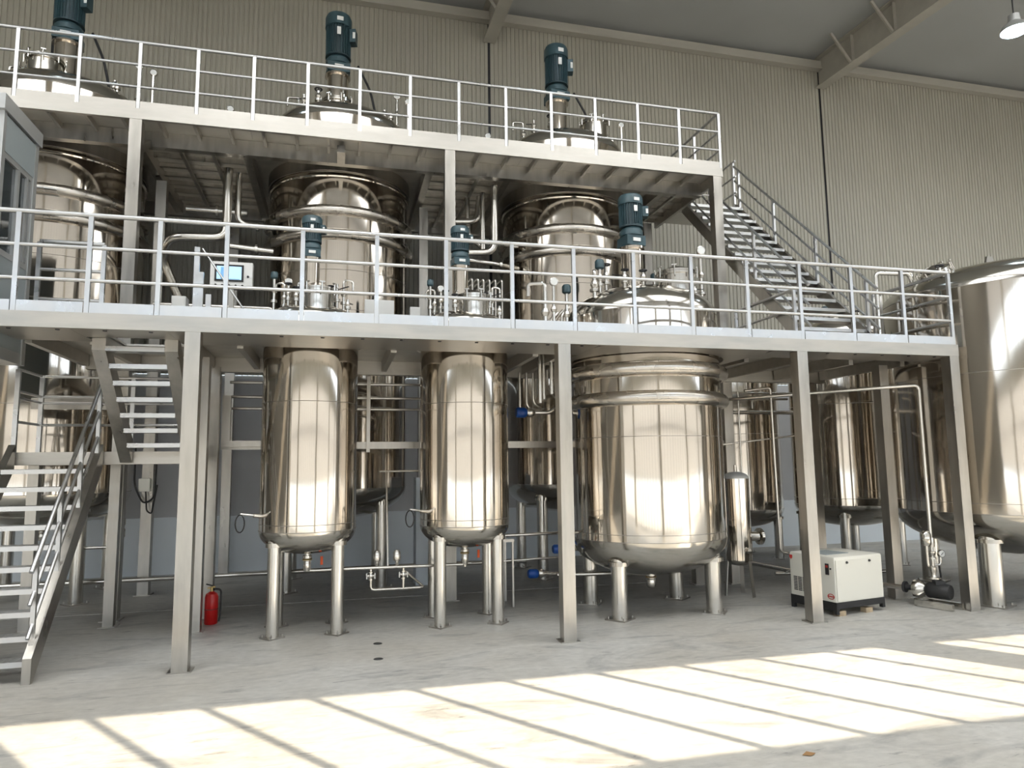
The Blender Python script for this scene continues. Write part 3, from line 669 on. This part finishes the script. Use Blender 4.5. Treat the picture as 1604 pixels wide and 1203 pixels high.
# ------------------------------------------------------------------ compressor
def compressor():
    P = Vector((6.13, .22, 0)); ang = math.atan2(.16, .88)
    t = thing('air_compressor', 'cream boxed air compressor on black skid and wood blocks', 'compressor', (P.x, P.y, 0))
    R3 = Matrix.Rotation(ang, 3, 'Z')
    Lw, Ld = .88, .74
    def lb(mb, x0, x1, y0, y1, z0, z1):
        mb.add([P + R3 @ Vector((x, y, z)) for z in (z0, z1) for y in (y0, y1) for x in (x0, x1)], [(0, 2, 3, 1), (4, 5, 7, 6), (0, 1, 5, 4), (2, 6, 7, 3), (0, 4, 6, 2), (1, 3, 7, 5)]); return mb
    b = 0.028
    mb = MB(); pts = []
    for z, ins in ((.17, 0), (.70, 0), (.722, b * .3), (.73, b)):
        for (sx, sy) in ((0, 0), (1, 0), (1, 1), (0, 1)):
            for q in range(3):
                th = (PI, PI * 1.5, 0, PI * .5)[(0, 1, 2, 3)[[(0, 0), (1, 0), (1, 1), (0, 1)].index((sx, sy))]] + q * PI / 4
                ccx = b if sx == 0 else Lw - b; ccy = b if sy == 0 else Ld - b
                rr = max(b - ins, .002)
                pts.append(P + R3 @ Vector((ccx + rr * math.cos(th), ccy + rr * math.sin(th), z)))
    n = 12; f = []
    for i in range(3):
        for k in range(n): f.append((i * n + k, i * n + (k + 1) % n, (i + 1) * n + (k + 1) % n, (i + 1) * n + k))
    f.append(tuple(3 * n + k for k in range(n))); f.append(tuple(reversed(range(n)))); mb.add(pts, f)
    obj('housing', mb, M_CREAM, t)
    dr = obj('door', lb(MB(), .02, Lw - .03, -.008, 0, .185, .69), M_CREAM, t)
    for x in (.21, .62):
        c = P + R3 @ Vector((x, -.014, .655)); obj('latch', MB().lathe([(.001, .012), (.014, .012), (.017, 0)], c, 14, 'Y'), M_BLACK, dr)
    sk = MB(); lb(sk, 0, Lw, 0, .05, .09, .168); lb(sk, 0, Lw, Ld - .05, Ld, .09, .168); lb(sk, 0, .06, .05, Ld - .05, .06, .168); lb(sk, Lw - .06, Lw, .05, Ld - .05, .09, .168)
    lb(sk, .0, .05, 0, .05, .02, .09); lb(sk, Lw - .05, Lw, 0, .05, .04, .09); lb(sk, 0, .05, Ld - .05, Ld, 0, .09); lb(sk, Lw - .05, Lw, Ld - .05, Ld, 0, .09)
    obj('skid', sk, M_BLACK, t)
    top = lb(MB(), .1, .5, .2, .55, .731, .737); obj('top_vent', top, M_GALV, t)
    for j in range(3):
        for k in range(9):
            yy = Ld - .10 - j * .075
            obj('louver', lb(MB(), -.004, .001, yy - .03, yy + .03, .235 + k * .021, .235 + k * .021 + .012), M_DARK, t)
    obj('control_panel', lb(MB(), -.006, 0, .085, .14, .50, .64), M_DARK, t)
    obj('stop_label', lb(MB(), -.009, -.006, .095, .13, .59, .62), M_REDP, t)
    obj('power_switch', lb(MB(), -.012, 0, .05, .065, .57, .59), M_BLACK, t)
    wl = MB().add([P + R3 @ Vector(q) for q in ((-.003, Ld - .015, .69), (-.003, Ld - .065, .69), (-.003, Ld - .065, .655), (-.003, Ld - .04, .63), (-.003, Ld - .015, .655))], [(0, 1, 2, 3, 4)])
    obj('warning_tag', wl, M_REDP, t)
    # red oval maker's mark: ring with a bar
    c0 = P + R3 @ Vector((-.003, .075, .235)); ov = MB(); m = 28
    vv = []
    for k in range(m):
        a = 2 * PI * k / m
        for q in (1.0, .74): vv.append(c0 + R3 @ Vector((0, -math.cos(a) * .055 * q, math.sin(a) * .035 * q)))
    ov.add(vv, [(2 * k, 2 * k + 1, (2 * k + 3) % (2 * m), (2 * k + 2) % (2 * m)) for k in range(m)])
    lb(ov, -.004, -.002, .035, .115, .228, .243)
    obj('maker_mark', ov, M_REDP, t)
    return P, R3
P, R3 = compressor()
for i, x in enumerate((.04, .52)):
    c = P + R3 @ Vector((x + .06, .045, .03)); 
    solo('wood_block', MB().cbox(c, .12, .09, .06, math.atan2(.16, .88)), M_WOOD, ['grey wood block under the compressor corner next to the square post', 'stained wood block under the compressor end away from the post'][i], 'wood block', 'compressor blocks')

# ------------------------------------------------------------------ fire extinguisher
ex, ey = -1.50, 2.2
t = thing('fire_extinguisher', 'red fire extinguisher standing on the floor by the square post', 'fire extinguisher', (ex, ey, 0))
obj('cylinder', MB().lathe([(.001, 0), (.072, 0), (.08, .012), (.08, .33), (.068, .37), (.03, .395), (.022, .40), (.001, .40)], (ex, ey, 0), 32), M_RED, t)
obj('band', MB().torus((ex, ey, .185), .0805, .004, 32, 6), M_DARK, t)
obj('valve_head', MB().tube([(ex, ey, .39), (ex, ey, .45)], .02, 10).beam((ex - .05, ey, .44), (ex + .04, ey, .455), .02, .02), M_BRASS, t)
obj('lever', MB().beam((ex + .03, ey, .46), (ex - .07, ey, .49), .018, .012), M_BLACK, t)
obj('hose', MB().pipe([(ex + .02, ey, .43), (ex + .11, ey, .42), (ex + .11, ey - .02, .1), (ex + .095, ey - .03, .03)], .012, .06, 8), M_BLACK, t)

# ------------------------------------------------------------------ transfer pump and its riser
t = thing('transfer_pump', 'black electric pump on a low steel base beside the end post', 'pump', (7.85, .36, 0))
A = Vector((7.67, .54, .215)); Bv = Vector((7.83, .14, .215)); dv = (Bv - A).normalized()
qx = Vector((0, 0, 1)).rotation_difference(dv).to_matrix()
obj('motor', MB().lathe([(.001, .12), (.05, .12), (.095, .14), (.1, .16), (.1, .40), (.09, .42), (.001, .42)], A, 28, qx), M_BLACK, t)
obj('pump_casing', MB().lathe([(.001, -.05), (.06, -.05), (.115, -.03), (.12, .02), (.11, .06), (.06, .12)], A, 28, qx), M_PIPE, t)
obj('inlet_flange', MB().lathe([(.001, -.17), (.075, -.17), (.075, -.14), (.035, -.14), (.035, -.04)], A, 24, qx), M_DARK, t)
obj('base_frame', MB().beam(A + Vector((.1, .0, -.17)), Bv + Vector((.1, -.06, -.17)), .05, .08).beam(A + Vector((-.1, -.05, -.17)), Bv + Vector((-.1, -.1, -.17)), .05, .08).beam(A + Vector((-.1, 0, -.13)), A + Vector((.1, .05, -.13)), .06, .02), M_PIPE, t)
obj('terminal_box', MB().cbox(A + dv * .28 + Vector((0, 0, .11)), .12, .12, .05, -.4), M_BLACK, t)
px, py = 7.80, .38
t = thing('pump_riser', 'thin polished riser pipe with gauge rising from the pump', 'pipe', (px, py, .3))
obj('pipe', MB().pipe([(px, py, .33), (px, py, 2.97), (px - .5, py + .12, 2.94), (px - 2.0, py + 1.7, 2.9)], .025, .08, 12), M_PIPE, t)
obj('check_valve', MB().lathe([(.085, 0), (.085, .018), (.04, .02), (.03, .06), (.045, .1), (.045, .15), (.03, .16)], (px, py, .36), 20), M_PIPE, t)
obj('ball_valve', MB().lathe([(.05, 0), (.05, .02), (.03, .03), (.045, .07), (.05, .08), (.05, .1)], (px, py, .62), 20), M_PIPE, t)
obj('coupling', MB().lathe([(.026, 0), (.04, 0), (.045, .06), (.04, .12), (.026, .12)], (px, py, .78), 16), M_PIPE, t)
a = obj('actuator_arm', MB().pipe([(px, py, .52), (px - .1, py - .02, .52), (px - .1, py - .02, .8)], .018, .06, 8), M_PIPE, t)
obj('actuator_can', MB().lathe([(.001, 0), (.05, 0), (.065, .02), (.065, .15), (.05, .18), (.02, .2), (.001, .2)], (px - .1, py - .02, .8), 24), M_HEAD, a)
g = obj('gauge_arm', MB().pipe([(px, py, .54), (px + .1, py - .03, .54), (px + .1, py - .03, .64)], .012, .04, 8), M_PIPE, t)
obj('gauge_case', MB().lathe([(.001, -.02), (.05, -.02), (.05, .018), (.044, .022)], (px + .1, py - .05, .69), 24, 'Y'), M_PIPE, g)
obj('gauge_dial', MB().lathe([(.001, .019), (.044, .019), (.044, .016)], (px + .1, py - .05, .69), 24, 'Y'), M_LABEL, g)
obj('gauge_hand', MB().beam((px + .08, py - .0705, .675), (px + .115, py - .0705, .705), .006, .003, (0, 1, 0)), M_BLACK, g)
obj('cable', MB().pipe([(px + .1, py, .52), (px + .12, py, .35), (px + .04, py, .3)], .012, .06, 8), M_BLACK, t)

# ------------------------------------------------------------------ touch-screen panel on the lower platform
hx, hy = -1.37, 2.0
t = thing('operator_panel', 'white touch screen operator panel on a stand on the lower platform', 'control panel', (hx, hy, D1))
obj('cabinet', MB().box(hx - .26, hx + .26, hy, hy + .12, 4.29, 4.64), M_WHITE, t)
bz = obj('screen_bezel', MB().box(hx - .205, hx + .15, hy - .012, hy, 4.375, 4.60), M_BLACK, t)
obj('screen', MB().box(hx - .18, hx + .125, hy - .016, hy - .012, 4.40, 4.575), M_SCREEN, bz)
obj('screen_graphic', MB().box(hx - .13, hx - .08, hy - .018, hy - .016, 4.40, 4.56).box(hx - .06, hx + .1, hy - .018, hy - .016, 4.405, 4.41), M_SCREEN2, bz)
for k in range(5):
    obj('push_button', MB().lathe([(.001, .014), (.012, .012), (.014, 0)], (hx - .19 + k * .082, hy, 4.325), 12, 'Y'), M_BLACK, t)
obj('key_switch', MB().lathe([(.001, .014), (.014, .012), (.016, 0)], (hx + .205, hy, 4.45), 14, 'Y'), M_DARK, t)
obj('stand', MB().box(hx - .03, hx + .03, hy + .03, hy + .09, D1 + .01, 4.29).box(hx - .2, hx + .2, hy - .08, hy + .2, D1, D1 + .01), M_FRAME, t)
def wbox(name, x0, x1, y0, y1, z0, z1, label):
    tt = thing(name, label, 'electrical box', ((x0 + x1) / 2, (y0 + y1) / 2, D1))
    obj('enclosure', B(x0, x1, y0, y1, z0, z1), M_WHITE, tt)
    obj('lid', B(x0 + .012, x1 - .012, y0 - .008, y0, z0 + .012, z1 - .012), M_WHITE, tt)
    obj('lock', MB().lathe([(.001, .01), (.012, .01), (.012, 0)], (x1 - .04, y0 - .008, (z0 + z1) / 2), 12, 'Y'), M_DARK, tt)
    for xx in (x0 + .03, x1 - .03): obj('leg', B(xx - .015, xx + .015, y0 + .02, y0 + .05, D1, z0), M_FRAME, tt)
wbox('junction_cabinet', .36, .77, 2.34, 2.5, 3.66, 4.30, 'white electrical cabinet on the lower platform between the two narrow tanks')
wbox('junction_cabinet', 1.0, 1.14, 2.34, 2.44, 3.7, 4.22, 'slim white electrical cabinet on the lower platform behind the second narrow tank')
wbox('junction_cabinet', -2.12, -1.95, 2.2, 2.4, 3.6, 4.2, 'slim white electrical cabinet on the lower platform behind the stair opening')

# ------------------------------------------------------------------ control booth at the left end
t = thing('control_booth', 'glazed grey control booth standing on the end of the lower platform', 'booth', (-4.4, .6, 3.1))
bx = -3.32
obj('floor_frame', B(-5.6, bx, .22, 1.02, 3.08, 3.2), M_ALU, t)
obj('side_panel', B(bx - .05, bx - .005, .24, .98, 3.2, 4.12), M_GALV, t)
obj('corner_post', B(bx - .06, bx + .01, .97, 1.05, 3.08, 5.72), M_ALU, t)
obj('corner_post', B(bx - .06, bx + .01, .2, .26, 3.08, 5.72), M_ALU, t)
obj('fascia', B(bx - .05, bx + .005, .26, .97, 5.18, 5.56), M_GALV, t)
obj('roof', B(-5.6, bx + .03, .15, 1.08, 5.58, 5.74), M_ALU, t)
obj('front_wall', B(-5.6, bx - .06, .22, .26, 3.2, 5.58), M_GALV, t)
obj('rear_wall', B(-5.6, bx - .06, .98, 1.02, 3.2, 5.58), M_GALV, t)
wf = obj('window_frame', MB().box(bx - .05, bx, .26, .97, 4.12, 4.18).box(bx - .05, bx, .26, .97, 5.12, 5.18).box(bx - .05, bx, .26, .30, 4.18, 5.12).box(bx - .05, bx, .92, .97, 4.18, 5.12).box(bx - .04, bx + .006, .6, .65, 4.18, 5.12).box(bx - .03, bx + .004, .83, .86, 4.18, 5.12), M_ALU, t)
obj('pane', B(bx - .03, bx - .022, .30, .60, 4.18, 5.12), M_GLASSD, wf)
obj('pane', B(bx - .03, bx - .022, .65, .92, 4.18, 5.12), M_GLASSD, wf)

ORD = ['first', 'second', 'third', 'fourth', 'fifth', 'sixth']
# ------------------------------------------------------------------ process pipes
def run(label, pts, r, bend=None, name='process_pipe', m=None, group=None, clamps=()):
    mb = MB().pipe(pts, r, bend or r * 2.6, 12)
    t = thing(name, label, 'pipe', tuple(min((Vector(p) for p in pts), key=lambda q: q.z)), group)
    obj('pipe', mb, m or M_PIPE, t)
    for c, ax in clamps:
        obj('clamp', MB().lathe([(r, -.02), (r * 1.55, -.02), (r * 1.55, .02), (r, .02)], c, 18, ax), M_PIPE, t)
    return t
run('thick pipe bending under the upper platform beside the tallest middle tank', [(-1.74, 3.9, 6.7), (-1.74, 3.9, 5.56), (-2.55, 3.9, 5.53), (-2.75, 4.35, 5.3), (-2.35, 4.9, 4.2)], .07, .2)
run('thick branch pipe with flange joining the upper coil ring of the middle tall tank', [(-1.6, 4.05, 6.7), (-1.6, 4.05, 5.85), (-1.05, 4.1, 5.84)], .05, .18, clamps=(((-1.3, 4.08, 5.84), 'X'),))
run('short pipe with flange joining the lower coil ring of the middle tall tank', [(-1.72, 3.98, 5.46), (-1.05, 4.1, 5.44)], .05, clamps=(((-1.3, 4.06, 5.45), 'X'),))
run('level pipe with a flange under the upper platform joists', [(-2.6, 5.2, 6.45), (-1.6, 5.2, 6.45)], .07, clamps=(((-2.1, 5.2, 6.45), 'X'),))
run('level pipe along the rear of the lower platform behind the operator panel', [(-2.6, 3.3, 4.32), (-.95, 3.3, 4.32), (-.92, 3.3, 3.6)], .03, .08)
run('tall bright pipe curving into the lower coil ring of the third tall tank', [(2.55, 3.65, 6.7), (2.55, 3.65, 5.52), (1.9, 3.65, 5.48)], .06, .2)
run('second tall pipe just behind the bright curved pipe', [(2.42, 4.0, 6.7), (2.42, 4.0, 5.6)], .045)
run('level thick pipe bending up beside the tall bright pipes', [(1.76, 4.2, 6.2), (2.36, 4.2, 6.24), (2.42, 4.25, 6.72)], .06, .15)
run('hooked pipe hanging between the second and third tall tanks', [(2.2, 4.3, 6.7), (2.22, 4.3, 6.0), (2.5, 4.35, 5.8)], .045, .15)
run('flanged stub pipe on the third tall tank upper coil', [(2.62, 4.15, 5.86), (3.12, 4.3, 5.86)], .035, clamps=(((2.75, 4.19, 5.86), 'X'),))
run('flanged stub pipe on the third tall tank lower coil', [(2.0, 3.95, 5.46), (2.7, 4.05, 5.44), (3.12, 4.3, 5.46)], .045, clamps=(((2.75, 4.08, 5.44), 'X'),))
for i, x in enumerate((1.90, 1.99, 2.07, 2.16, 2.25, 2.35)):
    run(ORD[i] + ' of six thin hairpin pipes counted from the narrow tank towards the wide tank', [(x, 2.3, D1), (x, 2.3, 4.68), (x - .2, 2.64, 4.52), (x - .2, 2.64, 3.75)], .014, .04, 'hairpin_pipe', group='hairpin pipes')
for i, (x, h) in enumerate(((2.60, .62), (2.68, .7), (2.76, .78), (2.85, .82), (2.92, .86))):
    run(ORD[i] + ' of five upright pipes counted from the hairpin pipes towards the wide tank dome', [(x, 1.25 + .1 * (i % 2), 2.75 + .06 * i), (x, 1.25 + .1 * (i % 2), D1 + h - .4), (x + .12, 1.3, D1 + h - .28)], .026, .08, 'riser_pipe', group='riser pipes')
vv = thing('gauge_riser', 'upright pipe with white round gauge beside the wide tank dome', 'pipe', (2.78, 1.15, D1))
valve(vv, 2.78, 1.15, D1, .83, 2, 1.0); valve(vv, 2.66, 1.15, D1, .75, 3, 1.4, 2.8); valve(vv, 2.98, 1.2, D1, .75, 1, 1.1)
# pipework seen under the lower platform
for z, lab in ((3.18, 'top'), (2.97, 'middle'), (2.80, 'bottom')):
    run('%s of three level pipes under the lower platform between the narrow tanks' % lab, [(-1.5, 3.15, z), (2.4, 3.15, z)], .022, group='level pipes')
for z, lab in ((3.14, 'thin'), (2.80, 'thick')):
    run('%s level pipe under the lower platform behind the air receiver' % lab, [(5.4, 3.2, z), (8.3, 3.2, z)], .02 if lab == 'thin' else .035)
run('tall thin pipe dropping to the floor behind the compressor', [(6.25, 2.2, 3.06), (6.72, 2.2, 3.12), (6.74, 2.2, .55), (6.95, 2.2, .5)], .022, .06)
run('thin upright pipe beside the air receiver', [(6.1, 2.15, 3.05), (6.1, 2.15, .9)], .014)
run('low thin sloping pipe behind the square post and air receiver', [(5.3, 2.25, 2.16), (7.4, 2.25, 2.38)], .014)
run('hooped pipe under the lower platform behind the end posts', [(6.9, 3.0, 2.85), (6.9, 3.0, 3.0), (7.6, 3.0, 3.02)], .02, .08)
for i, x in enumerate((2.52, 2.62, 2.72)):
    run(ORD[i] + ' of three drop pipes under the platform counted from the narrow tank', [(x, 2.0, 3.25), (x, 2.0, 2.72 + .05 * i), (x + .12, 2.05, 2.66 + .05 * i)], .022, .06, 'drop_pipe', group='drop pipes')
for i, x in enumerate((2.84, 2.91)):
    run(['bent pipe slanting under the platform further from the square post', 'bent pipe slanting under the platform nearer to the square post'][i], [(x, 1.7, 3.25), (x, 1.7, 3.0), (x + .05, 1.5, 2.85)], .02, .06, 'drop_pipe', group='bent drop pipes')
bt = thing('blue_valve', 'blue actuated valve on the pipe under the lower platform', 'valve', (2.6, 2.0, 2.6))
obj('actuator', MB().lathe([(.001, 0), (.06, 0), (.075, .02), (.075, .13), (.06, .15), (.001, .15)], (2.46, 2.0, 2.68), 20, 'X'), M_BLUE, bt)
obj('body', MB().lathe([(.001, .16), (.05, .16), (.065, .2), (.05, .26), (.03, .28)], (2.46, 2.0, 2.68), 18, 'X').pipe([(2.7, 2.0, 2.68), (2.95, 2.0, 2.68), (3.02, 2.0, 2.72)], .03, .06), M_PIPE, bt)
for i, (x, y, z, lab) in enumerate(((2.66, 2.2, .41, 'blue actuated valve near the floor beside the square post'), (3.0, 2.1, .75, 'blue actuated valve halfway up behind the square post'))):
    bt = thing('blue_valve', lab, 'valve', (x, y, z - .1))
    obj('actuator', MB().lathe([(.001, 0), (.05, 0), (.065, .02), (.065, .12), (.05, .14), (.001, .14)], (x, y, z), 20, 'X'), M_BLUE, bt)
    obj('body', MB().lathe([(.001, .14), (.05, .15), (.06, .2), (.04, .26)], (x, y, z), 18, 'X').pipe([(x + .2, y, z), (x + .42, y, z - .02), (x + .6, y + .3, z - .02)], .025, .06), M_PIPE, bt)
# outlet manifold between the narrow tanks
t = thing('outlet_manifold', 'thin steel outlet manifold with two valves linking the narrow tanks', 'pipe', (.6, 1.5, .4))
obj('main_pipe', MB().pipe([(-.32, 1.48, .70), (-.2, 1.47, .70), (1.62, 1.46, .69), (1.62, 1.46, .66)], .02, .05, 10), M_PIPE, t)
obj('drop_pipe', MB().pipe([(.44, 1.47, .70), (.44, 1.47, .43), (1.1, 1.47, .43), (.84, 2.05, .62)], .016, .05, 10), M_PIPE, t)
obj('drop_pipe', MB().tube([(.84, 1.47, .70), (.84, 1.47, .43)], .016, 10), M_PIPE, t)
for x in (.44, .84):
    v = obj('ball_valve', MB().lathe([(.03, -.05), (.03, -.035), (.018, -.03), (.026, 0), (.018, .03), (.03, .035), (.03, .05)], (x, 1.47, .6), 14).tube([(x - .055, 1.47, .6), (x + .055, 1.47, .6)], .02, 8), M_PIPE, t)
    obj('pinch_bolt', MB().tube([(x - .05, 1.46, .565), (x - .05, 1.46, .635)], .01, 6).tube([(x + .05, 1.46, .565), (x + .05, 1.46, .635)], .01, 6), M_RAIL, v)
for x in (.52, .77):
    obj('air_filter', MB().lathe([(.02, 0), (.022, .05), (.045, .06), (.05, .09), (.048, .15), (.03, .185), (.001, .19)], (x, 1.6, .70), 20), M_PIPE, t)
obj('tee_pipe', MB().tube([(.65, 1.5, .70), (.65, 1.9, 1.88)], .012, 8).tube([(.56, 1.9, 1.88), (1.08, 1.9, 1.88)], .012, 8), M_PIPE, t)
for cx in (-.32, 1.62):
    solo('tag', MB().cbox((cx + .17, 1.42, .82), .03, .01, .1, .2), mat('orange_tag', (.8, .12, .03), .5), 'small orange tag hanging under the narrow tank %s' % ('closest to the entry stairs' if cx < 0 else 'beside the wide ringed tank'), 'tag')
# pipe stand behind the second narrow tank, floor pipe by the rear wall, T rack
t = thing('pipe_stand', 'low welded steel stand carrying floor pipes behind the square post', 'stand', (2.35, 2.1, 0))
for x, y in ((2.26, 2.05), (2.40, 2.05), (2.40, 2.5)): obj('leg', B(x - .012, x + .012, y - .012, y + .012, 0, .9), M_FRAME, t)
obj('top_bar', B(2.1, 2.42, 2.03, 2.07, .88, .92), M_FRAME, t)
run('level pipe crossing the pipe stand behind the square post', [(2.0, 2.3, .94), (3.3, 2.35, .95)], .022)
run('low level pipe behind the second narrow tank', [(1.9, 2.5, .55), (3.2, 2.5, .58)], .016)
run('low level pipe under the wide ringed tank', [(3.0, 1.9, .42), (3.9, 1.6, .45), (4.15, 1.45, .44)], .028, .08)
run('long steel pipe running along the rear wall near the floor', [(-7, 4.48, .26), (-1.9, 4.52, .26), (1.0, 4.52, .28), (3.2, 4.3, .3)], .035)
run('steel pipe lying near the floor behind the compressor', [(6.9, 2.6, .15), (8.9, 2.4, .12)], .03)
run('steel pipe from the pump inlet to the rear tanks', [(7.68, .62, .2), (7.2, 1.6, .2), (7.0, 3.5, .2)], .035, .15)
# junction box and cables on the rear post under the stairs
jb = thing('junction_box', 'small pale junction box with hanging black cables on the rear post', 'electrical box', (-2.9, 4.58, 1.6))
obj('enclosure', B(-2.99, -2.83, 4.56, 4.62, 1.6, 1.8), M_CREAM, jb)
obj('cable', MB().pipe([(-3.05, 4.55, 2.3), (-3.05, 4.55, 1.7), (-2.9, 4.52, 1.4), (-2.75, 4.55, 1.5), (-2.74, 4.55, 2.2)], .014, .12, 8), M_BLACK, jb)
obj('cable', MB().pipe([(-2.88, 4.55, 1.6), (-2.85, 4.52, 1.3), (-2.78, 4.53, 1.25), (-2.72, 4.55, 1.7)], .012, .08, 8), M_BLACK, jb)
fs = thing('filter_set', 'small steel filter and valve set beside the post under the stairs', 'valve', (-3.1, 4.2, .7))
obj('filter_body', MB().lathe([(.001, 0), (.03, 0), (.035, .08), (.05, .1), (.05, .2), (.03, .24), (.05, .28), (.05, .36), (.001, .38)], (-3.1, 4.2, .85), 16), M_PIPE, fs)
obj('pipe', MB().pipe([(-4.0, 4.2, .8), (-3.1, 4.2, .8), (-3.1, 4.2, 1.9)], .022, .06), M_PIPE, fs)
gc = thing('grey_cabinet', 'tall narrow blue grey cabinet behind the narrow tanks', 'cabinet', (1.52, 4.3, 0))
obj('body', B(1.3, 1.72, 4.2, 4.6, 0, 1.75), M_DADO, gc)
obj('door', B(1.32, 1.70, 4.185, 4.2, .05, 1.7), M_DADO, gc)
obj('handle', B(1.64, 1.66, 4.165, 4.185, .85, 1.0), M_DARK, gc)
# leaf litter
lf = MB(); lx, ly = 3.09, -3.25
lf.add([(lx - .05, ly, .004), (lx, ly - .03, .006), (lx + .06, ly + .005, .004), (lx + .005, ly + .03, .012)], [(0, 1, 3), (1, 2, 3)])
solo('dry_leaf', lf, mat('leaf', (.30, .17, .07), .8), 'small dry brown leaf lying on the shaded floor', 'leaf')
